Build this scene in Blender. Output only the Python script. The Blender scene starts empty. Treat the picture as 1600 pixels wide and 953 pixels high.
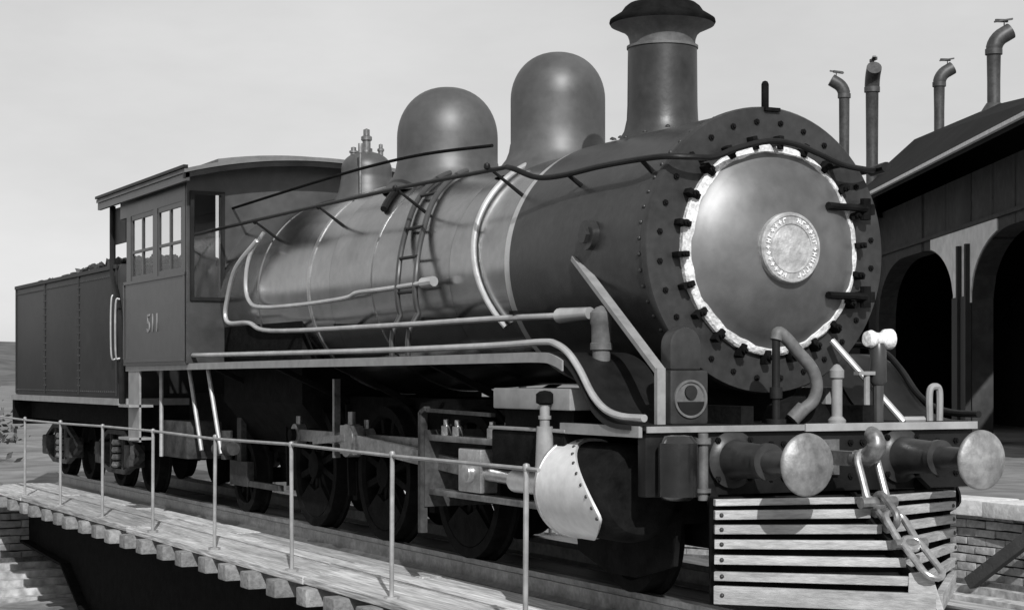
import bpy, bmesh, math, random
from mathutils import Vector, Matrix, Euler
random.seed(61)
S = bpy.context.scene
COL = S.collection
rad = math.radians

# ------------------------------------------------------------------ camera, sky, sun, exposure
cam_d = bpy.data.cameras.new('camera')
cam = bpy.data.objects.new('camera', cam_d); COL.objects.link(cam)
cam.location = (8.272, -5.798, 1.21)
HEAD = math.atan(1420 / 2800)
cam.rotation_euler = Vector((-math.cos(HEAD), math.sin(HEAD), 0)).to_track_quat('-Z', 'Y').to_euler()
cam_d.sensor_width = 36.0
cam_d.lens = 2800 / 1600 * 36.0
cam_d.shift_y = (590 - 476.5) / 1600
cam_d.clip_start = 0.1
cam_d.clip_end = 3000
S.camera = cam

SUN_AZ, SUN_EL = rad(18.6), rad(35.0)
sunv = Vector((math.cos(SUN_EL) * math.cos(SUN_AZ), -math.cos(SUN_EL) * math.sin(SUN_AZ), math.sin(SUN_EL)))
sd = bpy.data.lights.new('sun', 'SUN'); sd.energy = 4.2; sd.angle = rad(0.55); sd.color = (1, 1, 1)
so = bpy.data.objects.new('sun', sd); COL.objects.link(so)
so.rotation_euler = sunv.to_track_quat('Z', 'Y').to_euler(); so.location = (30, -12, 25)

W = bpy.data.worlds.new('World'); S.world = W; W.use_nodes = True
wn, wl = W.node_tree.nodes, W.node_tree.links
bg = wn['Background']
sky = wn.new('ShaderNodeTexSky'); sky.sky_type = 'NISHITA'; sky.sun_disc = False
sky.sun_elevation = SUN_EL; sky.sun_rotation = math.atan2(sunv.x, sunv.y)
sky.air_density = 1.0; sky.dust_density = 1.0; sky.ozone_density = 1.0
bw = wn.new('ShaderNodeRGBToBW')
wtc = wn.new('ShaderNodeTexCoord'); wmp = wn.new('ShaderNodeMapping'); wmp.inputs['Scale'].default_value = (1, 1, 3)
wnz = wn.new('ShaderNodeTexNoise'); wnz.inputs['Scale'].default_value = 2.2; wnz.inputs['Detail'].default_value = 6; wnz.inputs['Roughness'].default_value = 0.6
wmr = wn.new('ShaderNodeMapRange'); wmr.inputs[1].default_value = 0.25; wmr.inputs[2].default_value = 0.75; wmr.inputs[3].default_value = 4.1; wmr.inputs[4].default_value = 6.9
wmix = wn.new('ShaderNodeMix'); wmix.data_type = 'FLOAT'; wmix.inputs[0].default_value = 0.6      # thin high cloud veil over the clear sky
wl.new(wtc.outputs['Generated'], wmp.inputs[0]); wl.new(wmp.outputs[0], wnz.inputs['Vector']); wl.new(wnz.outputs[0], wmr.inputs[0])
wl.new(sky.outputs[0], bw.inputs[0]); wl.new(bw.outputs[0], wmix.inputs[2]); wl.new(wmr.outputs[0], wmix.inputs[3]); wl.new(wmix.outputs[0], bg.inputs[0])
bg.inputs[1].default_value = 0.125
S.view_settings.view_transform = 'Standard'; S.view_settings.look = 'None'
S.view_settings.gamma = 1.0; S.view_settings.use_curve_mapping = False
S.view_settings.exposure = 0.0

# ------------------------------------------------------------------ materials (all neutral: the place is shown in black and white)
def mat(name, lo, hi=None, rough=0.6, metal=0.0, scale=6.0, stretch=(1, 1, 1), bump=0.0, bscale=40.0, rvar=0.1, piece=0.0, spec=0.5, coat=0.0, streak=0.0):
    hi = lo * 1.35 if hi is None else hi
    m = bpy.data.materials.new(name); m.use_nodes = True
    n, l = m.node_tree.nodes, m.node_tree.links
    b = n['Principled BSDF']
    tc = n.new('ShaderNodeTexCoord'); mp = n.new('ShaderNodeMapping'); mp.inputs['Scale'].default_value = stretch
    l.new(tc.outputs['Object'], mp.inputs[0])
    nz = n.new('ShaderNodeTexNoise'); nz.inputs['Scale'].default_value = scale; nz.inputs['Detail'].default_value = 8; nz.inputs['Roughness'].default_value = 0.65
    oi = n.new('ShaderNodeObjectInfo')
    vadd = n.new('ShaderNodeVectorMath'); vadd.operation = 'ADD'
    vm = n.new('ShaderNodeVectorMath'); vm.operation = 'SCALE'; vm.inputs['Scale'].default_value = 37.0
    comb = n.new('ShaderNodeCombineXYZ')
    for k in range(3): l.new(oi.outputs['Random'], comb.inputs[k])
    l.new(comb.outputs[0], vm.inputs[0]); l.new(mp.outputs[0], vadd.inputs[0]); l.new(vm.outputs[0], vadd.inputs[1])
    l.new(vadd.outputs[0], nz.inputs['Vector'])
    mr = n.new('ShaderNodeMapRange'); mr.inputs[1].default_value = 0.3; mr.inputs[2].default_value = 0.7
    mr.inputs[3].default_value = lo; mr.inputs[4].default_value = hi
    l.new(nz.outputs[0], mr.inputs[0])
    val = mr.outputs[0]
    if piece:
        pr = n.new('ShaderNodeMapRange'); pr.inputs[3].default_value = 1 - piece; pr.inputs[4].default_value = 1 + piece
        l.new(oi.outputs['Random'], pr.inputs[0])
        mu = n.new('ShaderNodeMath'); mu.operation = 'MULTIPLY'; l.new(val, mu.inputs[0]); l.new(pr.outputs[0], mu.inputs[1]); val = mu.outputs[0]
    if streak:
        s2 = n.new('ShaderNodeTexNoise'); s2.inputs['Scale'].default_value = scale * 5; s2.inputs['Detail'].default_value = 4
        l.new(vadd.outputs[0], s2.inputs['Vector'])
        r2 = n.new('ShaderNodeMapRange'); r2.inputs[1].default_value = 0.35; r2.inputs[2].default_value = 0.65; r2.inputs[3].default_value = 1 - streak; r2.inputs[4].default_value = 1 + streak
        l.new(s2.outputs[0], r2.inputs[0])
        m2 = n.new('ShaderNodeMath'); m2.operation = 'MULTIPLY'; l.new(val, m2.inputs[0]); l.new(r2.outputs[0], m2.inputs[1]); val = m2.outputs[0]
    l.new(val, b.inputs['Base Color'])
    b.inputs['Metallic'].default_value = metal
    b.inputs['Specular IOR Level'].default_value = spec
    b.inputs['Coat Weight'].default_value = coat; b.inputs['Coat Roughness'].default_value = 0.15
    rr = n.new('ShaderNodeMapRange'); rr.inputs[3].default_value = max(0.05, rough - rvar); rr.inputs[4].default_value = min(1, rough + rvar)
    l.new(nz.outputs[0], rr.inputs[0]); l.new(rr.outputs[0], b.inputs['Roughness'])
    if bump:
        bn = n.new('ShaderNodeTexNoise'); bn.inputs['Scale'].default_value = bscale; bn.inputs['Detail'].default_value = 5
        l.new(vadd.outputs[0], bn.inputs['Vector'])
        bp = n.new('ShaderNodeBump'); bp.inputs['Strength'].default_value = bump; bp.inputs['Distance'].default_value = 0.02
        l.new(bn.outputs[0], bp.inputs['Height']); l.new(bp.outputs[0], b.inputs['Normal'])
    return m

M = {}
M['black'] = mat('black_paint', 0.006, 0.016, rough=0.45, scale=5, bump=0.06, spec=0.2)
M['iron'] = mat('dull_black_iron', 0.004, 0.014, rough=0.85, scale=9, bump=0.25, spec=0.04)
M['smoke'] = mat('smokebox_paint', 0.018, 0.042, rough=0.40, scale=4, bump=0.05, bscale=30, spec=0.4, streak=0.12)
M['jacket'] = mat('planished_iron_jacket', 0.28, 0.44, rough=0.22, metal=1.0, scale=2.5, bump=0.035, bscale=2.2, streak=0.05, stretch=(1, 1, 1))
M['dome'] = mat('dome_casing_paint', 0.07, 0.12, rough=0.50, metal=0.45, scale=3, bump=0.04, bscale=4, streak=0.06)
M['cabp'] = mat('cab_paint', 0.03, 0.06, rough=0.36, scale=2.0, bump=0.16, bscale=1.8, streak=0.12)
M['roofp'] = mat('cab_roof_canvas', 0.10, 0.17, rough=0.8, scale=5, bump=0.15)
M['tend'] = mat('tender_paint', 0.010, 0.030, rough=0.5, spec=0.25, scale=1.6, bump=0.22, bscale=1.4, streak=0.15)
M['pipe'] = mat('bright_pipe', 0.42, 0.66, rough=0.32, metal=0.6, scale=3, streak=0.05)
M['steel'] = mat('polished_steel', 0.34, 0.55, rough=0.32, metal=0.8, scale=12, streak=0.1)
M['rodsteel'] = mat('oily_rod_steel', 0.13, 0.32, rough=0.38, metal=0.7, scale=8, streak=0.15)
M['white'] = mat('white_paint', 0.55, 0.85, rough=0.6, scale=12, streak=0.2, bump=0.3)
M['door'] = mat('door_grey', 0.11, 0.19, rough=0.46, metal=0.55, scale=1.6, bump=0.05, bscale=5, streak=0.12)
M['plate'] = mat('cast_plate', 0.30, 0.62, rough=0.45, metal=0.4, scale=14, bump=0.5, bscale=22)
M['grey'] = mat('grey_paint', 0.18, 0.30, rough=0.5, scale=8)
M['cyl'] = mat('cylinder_bright', 0.62, 0.80, rough=0.38, metal=0.25, scale=4, streak=0.06)  # bright tone for the barrel's sunlit area, also on the rear cover
M['buf'] = mat('buffer_face', 0.10, 0.36, rough=0.5, metal=0.4, scale=5, streak=0.15, bump=0.15)
M['slat'] = mat('pilot_slat_timber', 0.20, 0.44, rough=0.75, scale=3, stretch=(1, 1, 6), bump=0.3, piece=0.12, streak=0.15)
M['plank'] = mat('weathered_plank', 0.27, 0.60, rough=0.85, scale=2.2, stretch=(0.35, 5, 5), bump=0.6, bscale=14, piece=0.30, streak=0.3)
M['tie'] = mat('cross_tie', 0.13, 0.28, rough=0.9, scale=5, bump=0.5, piece=0.25, streak=0.2)
M['stone'] = mat('pit_stone', 0.22, 0.36, rough=0.9, scale=3, bump=0.8, bscale=10, piece=0.25, streak=0.2)
M['cope'] = mat('coping_stone', 0.45, 0.60, rough=0.85, scale=3, bump=0.5, bscale=12, piece=0.1, streak=0.12)
M['pitfl'] = mat('pit_floor_cinders', 0.10, 0.30, rough=0.95, scale=0.9, bump=0.9, bscale=7, streak=0.3)
M['ground'] = mat('yard_ground', 0.10, 0.22, rough=0.95, scale=0.35, bump=0.8, bscale=9, streak=0.25)
M['hill'] = mat('hill_scrub', 0.05, 0.12, rough=1.0, scale=0.06, streak=0.3)
M['roof'] = mat('roundhouse_roofing', 0.008, 0.022, rough=0.9, spec=0.1, scale=1.2, bump=0.3, bscale=6)
M['wall'] = mat('roundhouse_wall_lit', 0.60, 0.78, rough=0.85, scale=0.8, bump=0.3, bscale=8, streak=0.1)  # lit tone of the front wall below the eave's shadow
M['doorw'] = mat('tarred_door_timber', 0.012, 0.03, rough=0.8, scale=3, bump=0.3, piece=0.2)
M['jack'] = mat('stovepipe_iron', 0.03, 0.08, rough=0.5, metal=0.3, scale=3, streak=0.15)
M['beam'] = mat('dark_bar', 0.03, 0.06, rough=0.9, scale=4, bump=0.4)
M['coal'] = mat('coal', 0.012, 0.035, rough=0.5, scale=12, bump=0.5, bscale=20)
M['leaf'] = mat('shrub_leaf', 0.04, 0.11, rough=0.7, scale=3)
M['bark'] = mat('shrub_bark', 0.06, 0.1, rough=0.9, scale=6)
M['lens'] = mat('dark_lens', 0.006, 0.012, rough=0.6, scale=3)
gl = bpy.data.materials.new('window_glass'); gl.use_nodes = True
_n, _l = gl.node_tree.nodes, gl.node_tree.links
_o = [x for x in _n if x.type == 'OUTPUT_MATERIAL'][0]
_t = _n.new('ShaderNodeBsdfTransparent'); _t.inputs[0].default_value = (0.92, 0.92, 0.92, 1)
_g = _n.new('ShaderNodeBsdfGlossy'); _g.inputs['Roughness'].default_value = 0.06
_mx = _n.new('ShaderNodeMixShader'); _mx.inputs[0].default_value = 0.10
_l.new(_t.outputs[0], _mx.inputs[1]); _l.new(_g.outputs[0], _mx.inputs[2]); _l.new(_mx.outputs[0], _o.inputs[0])
M['truck'] = mat('dusty_truck_iron', 0.015, 0.07, rough=0.7, spec=0.15, scale=6, streak=0.2)
M['glass'] = gl
M['ledge'] = mat('stained_ledge', 0.16, 0.48, rough=0.9, scale=1.6, bump=0.7, bscale=8, streak=0.3)
M['oily_shade'] = mat('oily_shaded_plank', 0.02, 0.07, rough=0.7, scale=2.2, stretch=(0.35, 5, 5), bump=0.5, bscale=14, piece=0.25, streak=0.25)  # oil dirt plus the shade under the locomotive, both in the colour
M['hose'] = mat('dusty_rubber_hose', 0.07, 0.15, rough=0.6, scale=8, streak=0.1)
M['gloss'] = mat('gloss_black_tank', 0.010, 0.022, rough=0.2, scale=5, bump=0.03, spec=0.6)
M['rimw'] = mat('chipped_white_rim', 0.40, 0.85, rough=0.65, scale=10, streak=0.22, bump=0.5, bscale=50)
M['railp'] = mat('worn_rail_pipe', 0.24, 0.44, rough=0.5, metal=0.4, scale=4, streak=0.08)
M['shed'] = mat('roundhouse_wall_shaded', 0.02, 0.05, rough=0.9, scale=1.2, bump=0.4, bscale=8, streak=0.2)  # eave shadow put into the wall colour

# ------------------------------------------------------------------ mesh helpers
WORLD = {}            # object -> world origin (no parent is ever rotated)
def basis(d):
    d = Vector(d).normalized()
    a = Vector((0, 0, 1)) if abs(d.z) < 0.9 else Vector((1, 0, 0))
    e1 = d.cross(a).normalized(); e2 = d.cross(e1).normalized()
    return d, e1, e2

class MB:
    def __init__(s): s.v = []; s.f = []
    def add(s, vs, fs):
        o = len(s.v); s.v += [Vector(p) for p in vs]; s.f += [tuple(i + o for i in f) for f in fs]; return s
    def box(s, x0, x1, y0, y1, z0, z1):
        vs = [(x, y, z) for x in (x0, x1) for y in (y0, y1) for z in (z0, z1)]
        return s.add(vs, [(0, 1, 3, 2), (4, 6, 7, 5), (0, 4, 5, 1), (2, 3, 7, 6), (0, 2, 6, 4), (1, 5, 7, 3)])
    def bar(s, p0, p1, w, h, up=(0, 0, 1)):
        p0, p1 = Vector(p0), Vector(p1); d = (p1 - p0).normalized(); up = Vector(up)
        a = d.cross(up)
        if a.length < 1e-4: a = d.cross(Vector((1, 0, 0)))
        a.normalize(); b = a.cross(d).normalized()
        vs = [p + a * (w / 2 * i) + b * (h / 2 * j) for p in (p0, p1) for i, j in ((-1, -1), (1, -1), (1, 1), (-1, 1))]
        return s.add(vs, [(3, 2, 1, 0), (4, 5, 6, 7), (0, 1, 5, 4), (1, 2, 6, 5), (2, 3, 7, 6), (3, 0, 4, 7)])
    def cyl(s, p0, p1, r0, r1=None, n=16, cap=True):
        r1 = r0 if r1 is None else r1
        p0, p1 = Vector(p0), Vector(p1); d, e1, e2 = basis(p1 - p0)
        vs = []
        for p, r in ((p0, r0), (p1, r1)):
            vs += [p + (e1 * math.cos(2 * math.pi * k / n) + e2 * math.sin(2 * math.pi * k / n)) * r for k in range(n)]
        fs = [(k, (k + 1) % n, n + (k + 1) % n, n + k) for k in range(n)]
        if cap: fs += [tuple(range(n))[::-1], tuple(range(n, 2 * n))]
        return s.add(vs, fs)
    def tube(s, path, r, n=10, closed=False):
        path = [Vector(p) for p in path]; m = len(path); vs = []; e1 = None
        for i in range(m):
            if closed: t = path[(i + 1) % m] - path[i - 1]
            else: t = path[min(i + 1, m - 1)] - path[max(i - 1, 0)]
            t.normalize()
            if e1 is None: _, e1, _ = basis(t)
            e1 = (e1 - t * e1.dot(t)).normalized(); e2 = t.cross(e1)
            rr = r[i] if isinstance(r, (list, tuple)) else r
            vs += [path[i] + (e1 * math.cos(2 * math.pi * k / n) + e2 * math.sin(2 * math.pi * k / n)) * rr for k in range(n)]
        fs = []
        for i in range(m if closed else m - 1):
            j = (i + 1) % m
            fs += [(i * n + k, i * n + (k + 1) % n, j * n + (k + 1) % n, j * n + k) for k in range(n)]
        if not closed: fs += [tuple(range(n))[::-1], tuple(range((m - 1) * n, m * n))]
        return s.add(vs, fs)
    def lathe(s, prof, c=(0, 0, 0), axis='z', n=48):
        """prof: (r, h) pairs; axis z or x"""
        c = Vector(c); vs = []; fs = []
        for r, h in prof:
            r = max(r, 1e-4)
            for k in range(n):
                a = 2 * math.pi * k / n; p, q = r * math.cos(a), r * math.sin(a)
                vs.append(c + (Vector((p, q, h)) if axis == 'z' else Vector((h, p, q)) if axis == 'x' else Vector((q, h, p))))
        for i in range(len(prof) - 1):
            fs += [(i * n + k, i * n + (k + 1) % n, (i + 1) * n + (k + 1) % n, (i + 1) * n + k) for k in range(n)]
        return s.add(vs, fs)
    def ext(s, pts, y0, y1, ax='y'):
        """extrude a polygon; ax y: pts are (x,z); ax x: pts are (y,z); ax z: pts are (x,y)"""
        mk = {'y': lambda p, t: (p[0], t, p[1]), 'x': lambda p, t: (t, p[0], p[1]), 'z': lambda p, t: (p[0], p[1], t)}[ax]
        n = len(pts)
        vs = [mk(p, t) for t in (y0, y1) for p in pts]
        fs = [tuple(range(n)), tuple(range(2 * n - 1, n - 1, -1))] + [(k, n + k, n + (k + 1) % n, (k + 1) % n) for k in range(n)]
        return s.add(vs, fs)
    def mesh(s, name, mt, smooth=35, bevel=0.0, origin=None):
        bm = bmesh.new()
        vs = [bm.verts.new(p) for p in s.v]
        for f in s.f:
            try: bm.faces.new([vs[i] for i in f])
            except ValueError: pass
        bmesh.ops.remove_doubles(bm, verts=bm.verts, dist=2e-5)
        bmesh.ops.recalc_face_normals(bm, faces=bm.faces)
        if bevel: bmesh.ops.bevel(bm, geom=[e for e in bm.edges if len(e.link_faces) == 2 and e.calc_face_angle(0) > 0.6], offset=bevel, segments=2, profile=0.6, affect='EDGES')
        if origin is None:
            xs = [v.co for v in bm.verts]
            origin = Vector([(min(p[k] for p in xs) + max(p[k] for p in xs)) / 2 for k in range(3)])
        for v in bm.verts: v.co -= origin
        me = bpy.data.meshes.new(name); bm.to_mesh(me); bm.free()
        me.materials.append(M[mt])
        if smooth:
            me.polygons.foreach_set('use_smooth', [True] * len(me.polygons))
            me.set_sharp_from_angle(angle=rad(smooth))
        return me, Vector(origin)
    def build(s, name, mt, parent=None, smooth=35, bevel=0.0):
        me, o = s.mesh(name, mt, smooth, bevel)
        return put(name, me, parent, o)

def put(name, me, parent, loc, rot=None, scale=None):
    ob = bpy.data.objects.new(name, me); COL.objects.link(ob)
    loc = Vector(loc); WORLD[ob.name] = loc
    if parent: ob.parent = parent; ob.location = loc - WORLD[parent.name]
    else: ob.location = loc
    if rot is not None: ob.rotation_euler = rot
    if scale is not None: ob.scale = scale
    return ob
def thing(name, loc, label, cat, group=None):
    o = put(name, None, None, loc); o.empty_display_size = 0.3
    o['label'] = label; o['category'] = cat
    if group: o['group'] = group
    return o
def tag(o, label, cat, group=None, kind=None):
    if label: o['label'] = label
    if cat: o['category'] = cat
    if group: o['group'] = group
    if kind: o['kind'] = kind
    return o
def B(): return MB()
def curve(pts, sub=6):
    """Catmull-Rom through points"""
    P = [Vector(p) for p in pts]; P = [P[0] * 2 - P[1]] + P + [P[-1] * 2 - P[-2]]; out = []
    for i in range(1, len(P) - 2):
        for k in range(sub):
            t = k / sub
            out.append(0.5 * ((2 * P[i]) + (P[i + 1] - P[i - 1]) * t + (2 * P[i - 1] - 5 * P[i] + 4 * P[i + 1] - P[i + 2]) * t * t + (3 * P[i] - P[i - 1] - 3 * P[i + 1] + P[i + 2]) * t ** 3))
    out.append(P[-2]); return out
def text_mesh(name, txt, size, depth, mt):
    cu = bpy.data.curves.new('tmp', 'FONT'); cu.body = txt; cu.size = size; cu.extrude = depth; cu.align_x = 'CENTER'; cu.align_y = 'CENTER'
    o = bpy.data.objects.new('tmp', cu); COL.objects.link(o)
    me = bpy.data.meshes.new_from_object(o.evaluated_get(bpy.context.evaluated_depsgraph_get()))
    bpy.data.objects.remove(o); me.name = name; me.materials.clear(); me.materials.append(M[mt]); return me

# ------------------------------------------------------------------ ground, pit, hills
PC = Vector((-6.9, 0, 0)); PR = 8.25; GZ = -0.20; PZ = -1.5
N = 136
b = B(); rings = [PR + 0.45, 12, 18, 28, 45, 80, 160, 400, 1500]
for i, r in enumerate(rings):
    for k in range(N):
        a = 2 * math.pi * k / N
        z = GZ + (0 if i == 0 else (random.random() - 0.5) * min(0.06, 0.004 * r))
        b.v.append(Vector((PC.x + r * math.cos(a), r * math.sin(a), z)))
for i in range(len(rings) - 1):
    b.f += [(i * N + k, i * N + (k + 1) % N, (i + 1) * N + (k + 1) % N, (i + 1) * N + k) for k in range(N)]
tag(b.build('ground', 'ground', smooth=60), None, None, kind='structure')
b = B(); fr = [0.3, 2.5, 4.5, 6.2, 7.4, 8.6]
for i, r in enumerate(fr):
    for k in range(96):
        a = 2 * math.pi * k / 96
        b.v.append(Vector((PC.x + r * math.cos(a), r * math.sin(a), PZ + (random.random() - .5) * .05)))
for i in range(len(fr) - 1):
    b.f += [(i * 96 + k, i * 96 + (k + 1) % 96, (i + 1) * 96 + (k + 1) % 96, (i + 1) * 96 + k) for k in range(96)]
tag(b.build('pit_floor', 'pitfl', smooth=60), None, None, kind='structure')

pit = thing('pit_wall', (PC.x, 0, PZ), 'round brick lining of the turntable pit with pale coping', 'wall')
b = B(); b.lathe([(PR + .135, -1.75), (PR + .135, GZ - 0.06), (PR + .5, GZ - 0.06), (PR + .5, -1.75)], (PC.x, 0, 0), n=136)
b.build('backing', 'stone', pit)
bl = []
for k in range(5):
    x = B().box(-.10, .06, -.141, .141, -.043, .043)
    for i in range(len(x.v)): x.v[i] += Vector([(random.random() - .5) * .014 for _ in range(3)])
    bl.append((x.mesh('brick', 'stone', 40, 0.006, Vector((0, 0, 0)))[0], x))
nb = 178; rest = B()
for c in range(12):
    for k in range(nb):
        a = 2 * math.pi * (k + 0.5 * (c % 2)) / nb; dg_ = math.degrees(a)
        rr = PR + .10 + (random.random() - .5) * .02; p = Vector((PC.x + rr * math.cos(a), rr * math.sin(a), -1.45 + c * .0985))
        if 82 < dg_ < 98 or 173 < dg_ < 189: put('brick', random.choice(bl)[0], pit, p, (0, 0, a))
        else:
            m3 = Matrix.Rotation(a, 3, 'Z'); sx = random.choice(bl)[1]; rest.add([p + m3 @ v for v in sx.v], sx.f)
rest.build('brickwork', 'stone', pit, smooth=0)['kind'] = 'stuff'
cp = B().box(-.27, .36, -.50, .50, -.09, .09)
cpm = cp.mesh('coping_stone', 'cope', 40, 0.02, Vector((0, 0, 0)))[0]
for k in range(52):
    a = 2 * math.pi * k / 52
    put('coping_stone', cpm, pit, (PC.x + (PR + .12) * math.cos(a), (PR + .12) * math.sin(a), GZ - .075 + (random.random() - .5) * .012), (0, 0, a + (random.random() - .5) * .01))
led = B(); pr_ = [(PR - 1.25, -1.56)]
for k in range(5): pr_ += [(PR - 1.2 + .20 * k, -1.46 + .085 * k - .08), (PR - 1.2 + .20 * k, -1.46 + .085 * k), (PR - 1.02 + .20 * k, -1.455 + .085 * k)]
led.lathe(pr_ + [(PR + .12, -1.10), (PR + .12, -1.56)], (PC.x, 0, 0), n=120)
led.build('ledge', 'ledge', pit)
rl = B(); rl.lathe([(PR - .30, -1.15), (PR - .30, -1.06), (PR - .24, -1.06), (PR - .24, -1.15)], (PC.x, 0, 0), n=120)
rl.build('pit_rail', 'rodsteel', pit)

# distant hills all round the yard
b = B(); nh = 180
for i, (r, amp) in enumerate(((300, 0), (380, .45), (520, 1.0), (700, .8), (1000, .3))):
    for k in range(nh):
        a = 2 * math.pi * k / nh
        h = 12 + 6 * math.sin(3 * a + 1) + 4 * math.sin(7 * a + 2) + 2.5 * math.sin(17 * a) + 1.5 * random.random()
        b.v.append(Vector((r * math.cos(a), r * math.sin(a), -1 + 1.7 * h * amp + (0 if i else -1))))
for i in range(4):
    b.f += [(i * nh + k, i * nh + (k + 1) % nh, (i + 1) * nh + (k + 1) % nh, (i + 1) * nh + k) for k in range(nh)]
tag(b.build('hills', 'hill', smooth=60), None, None, kind='structure')

# ------------------------------------------------------------------ roundhouse
RO = Vector((-16.13, 16.83, GZ)); ra = Vector((-.8919, .4523, 0)); rb = Vector((.4523, .8919, 0))
def RH(s, w, z): return Vector((RO.x, RO.y, 0)) + ra * s + rb * w + Vector((0, 0, z))
rh = thing('roundhouse', RH(5, 0, GZ), 'dark roofed engine shed with arched doorways and stovepipes on its roof', 'building')
arches = [(-3.4, 5.95), (7.45, 15.6)]
WI = .60      # wall set back under the eave
def sill(s):
    for a0, a1 in arches:
        if a0 < s < a1:
            d = min(s - a0, a1 - s)
            return 2.85 + 1.35 * (math.sqrt(max(0, 1 - ((3.1 - d) / 3.1) ** 2)) if d < 3.1 else 1)
    return GZ - .05
ss = [-5.0]
for a0, a1 in arches:
    ss += [a0 - 1e-3] + [a0 + 1e-3 + (a1 - a0 - 2e-3) * k / 40 for k in range(41)] + [a1 + 1e-3]
ss += [16.0]
b = B(); ET = 5.55
for i in range(len(ss) - 1):
    s0, s1 = ss[i], ss[i + 1]; z0, z1 = sill(s0), sill(s1)
    if s1 - s0 < .01: z0 = z1 = max(z0, z1) if False else min(z0, z1)
    q = [RH(s0, WI, z0), RH(s1, WI, z1), RH(s1, WI, ET), RH(s0, WI, ET), RH(s0, WI + .45, z0), RH(s1, WI + .45, z1), RH(s1, WI + .45, ET), RH(s0, WI + .45, ET)]
    b.add(q, [(0, 1, 2, 3), (7, 6, 5, 4), (0, 4, 5, 1), (3, 2, 6, 7), (1, 5, 6, 2), (0, 3, 7, 4)])
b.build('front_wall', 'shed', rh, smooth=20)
def lit_spandrel(s_lo, s_hi, dirn):  # pale panel painting the lit part of the wall beside the pier
    h = B(); n = 16; w0, w1 = WI - .035, WI - .003; pts = []
    for k in range(n + 1):
        s_ = s_lo + (s_hi - s_lo) * k / n; pts.append((s_, sill(s_) + .04))
    pts += [(s_hi, 4.40), (s_lo, 4.40)]
    h.add([RH(a, w0, z) for a, z in pts] + [RH(a, w1, z) for a, z in pts], [tuple(range(len(pts))), tuple(range(2 * len(pts) - 1, len(pts) - 1, -1))] + [(k, (k + 1) % len(pts), len(pts) + (k + 1) % len(pts), len(pts) + k) for k in range(len(pts))])
    h.build('lit_spandrel', 'wall', rh, smooth=0)
lit_spandrel(7.47, 9.6, 1); lit_spandrel(3.9, 5.93, -1)
h = B(); h.add([RH(a, w, z) for w in (WI - .033, WI - .003) for a, z in ((5.94, 2.8), (7.46, 2.8), (7.46, 4.40), (5.94, 4.40))], [(0, 1, 2, 3), (7, 6, 5, 4), (0, 4, 5, 1), (1, 5, 6, 2), (2, 6, 7, 3), (3, 7, 4, 0)]); h.build('lit_pier', 'wall', rh, smooth=0)
def slab(mt, name, pts, th, parent):
    q = B(); n = len(pts)
    q.add([p for p in pts] + [p - Vector((0, 0, th)) for p in pts], [tuple(range(n)), tuple(range(2 * n - 1, n - 1, -1))] + [(k, (k + 1) % n, n + (k + 1) % n, n + k) for k in range(n)])
    return q.build(name, mt, parent, smooth=0)
def wallq(p, q, z0, z1, name='side_wall'):
    x = B(); d = (q - p).normalized(); nrm = Vector((-d.y, d.x, 0)) * .3
    P0, Q0 = Vector((p.x, p.y, z0)), Vector((q.x, q.y, z0)); U = Vector((0, 0, z1 - z0))
    x.add([P0, Q0, Q0 + U, P0 + U, P0 + nrm, Q0 + nrm, Q0 + U + nrm, P0 + U + nrm], [(0, 1, 2, 3), (7, 6, 5, 4), (0, 4, 5, 1), (3, 2, 6, 7), (1, 5, 6, 2), (0, 3, 7, 4)])
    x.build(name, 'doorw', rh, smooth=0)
# roof planes (wedge plan of a roundhouse segment)
E1, E2, E3, E4 = RH(-5.4, -.55, 5.60), RH(16.2, -.55, 5.60), RH(25, 5.9, 5.62), RH(8, 5.5, 5.62)
R1, R2 = RH(10, 2.26, 7.62), RH(17, 1.86, 7.72)
slab('roof', 'roof_slope', [E1, E2, R2, R1], .12, rh)
slab('roof', 'roof_slope', [E2, E3, R2], .12, rh)
slab('roof', 'roof_slope', [E3, E4, R1, R2], .12, rh)
slab('roof', 'roof_slope', [E4, E1, R1], .12, rh)
wallq(RH(16, WI + .1, 0), RH(24.6, 5.6, 0), GZ - .05, 5.5); wallq(RH(24.6, 5.6, 0), RH(8, 5.2, 0), GZ - .05, 5.5, 'rear_wall'); wallq(RH(8, 5.2, 0), RH(-5, WI + .1, 0), GZ - .05, 5.5)
G1, G2, G3, G4 = RH(15.6, -.2, 5.3), RH(32, 1.2, 5.3), RH(36, 8, 5.3), RH(24, 8, 5.3)
Q1, Q2 = RH(21, 2.8, 7.0), RH(30, 4.2, 7.0)
slab('roof', 'roof_slope', [G1, G2, Q2, Q1], .12, rh); slab('roof', 'roof_slope', [G2, G3, Q2], .12, rh)
slab('roof', 'roof_slope', [G3, G4, Q1, Q2], .12, rh); slab('roof', 'roof_slope', [G4, G1, Q1], .12, rh)
wallq(RH(16.1, .2, 0), RH(31.6, 1.5, 0), GZ - .05, 5.2, 'front_wall'); wallq(RH(31.6, 1.5, 0), RH(35.6, 7.8, 0), GZ - .05, 5.2); wallq(RH(35.6, 7.8, 0), RH(24, 7.7, 0), GZ - .05, 5.2, 'rear_wall')
b = B(); b.bar(RH(-5.5, -.60, 5.60), RH(16.3, -.60, 5.60), .08, .07); b.build('gutter', 'white', rh)
b = B(); b.bar(RH(-5, WI - .03, 4.45), RH(16, WI - .03, 4.45), .08, .08); b.build('string_course', 'shed', rh)
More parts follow.
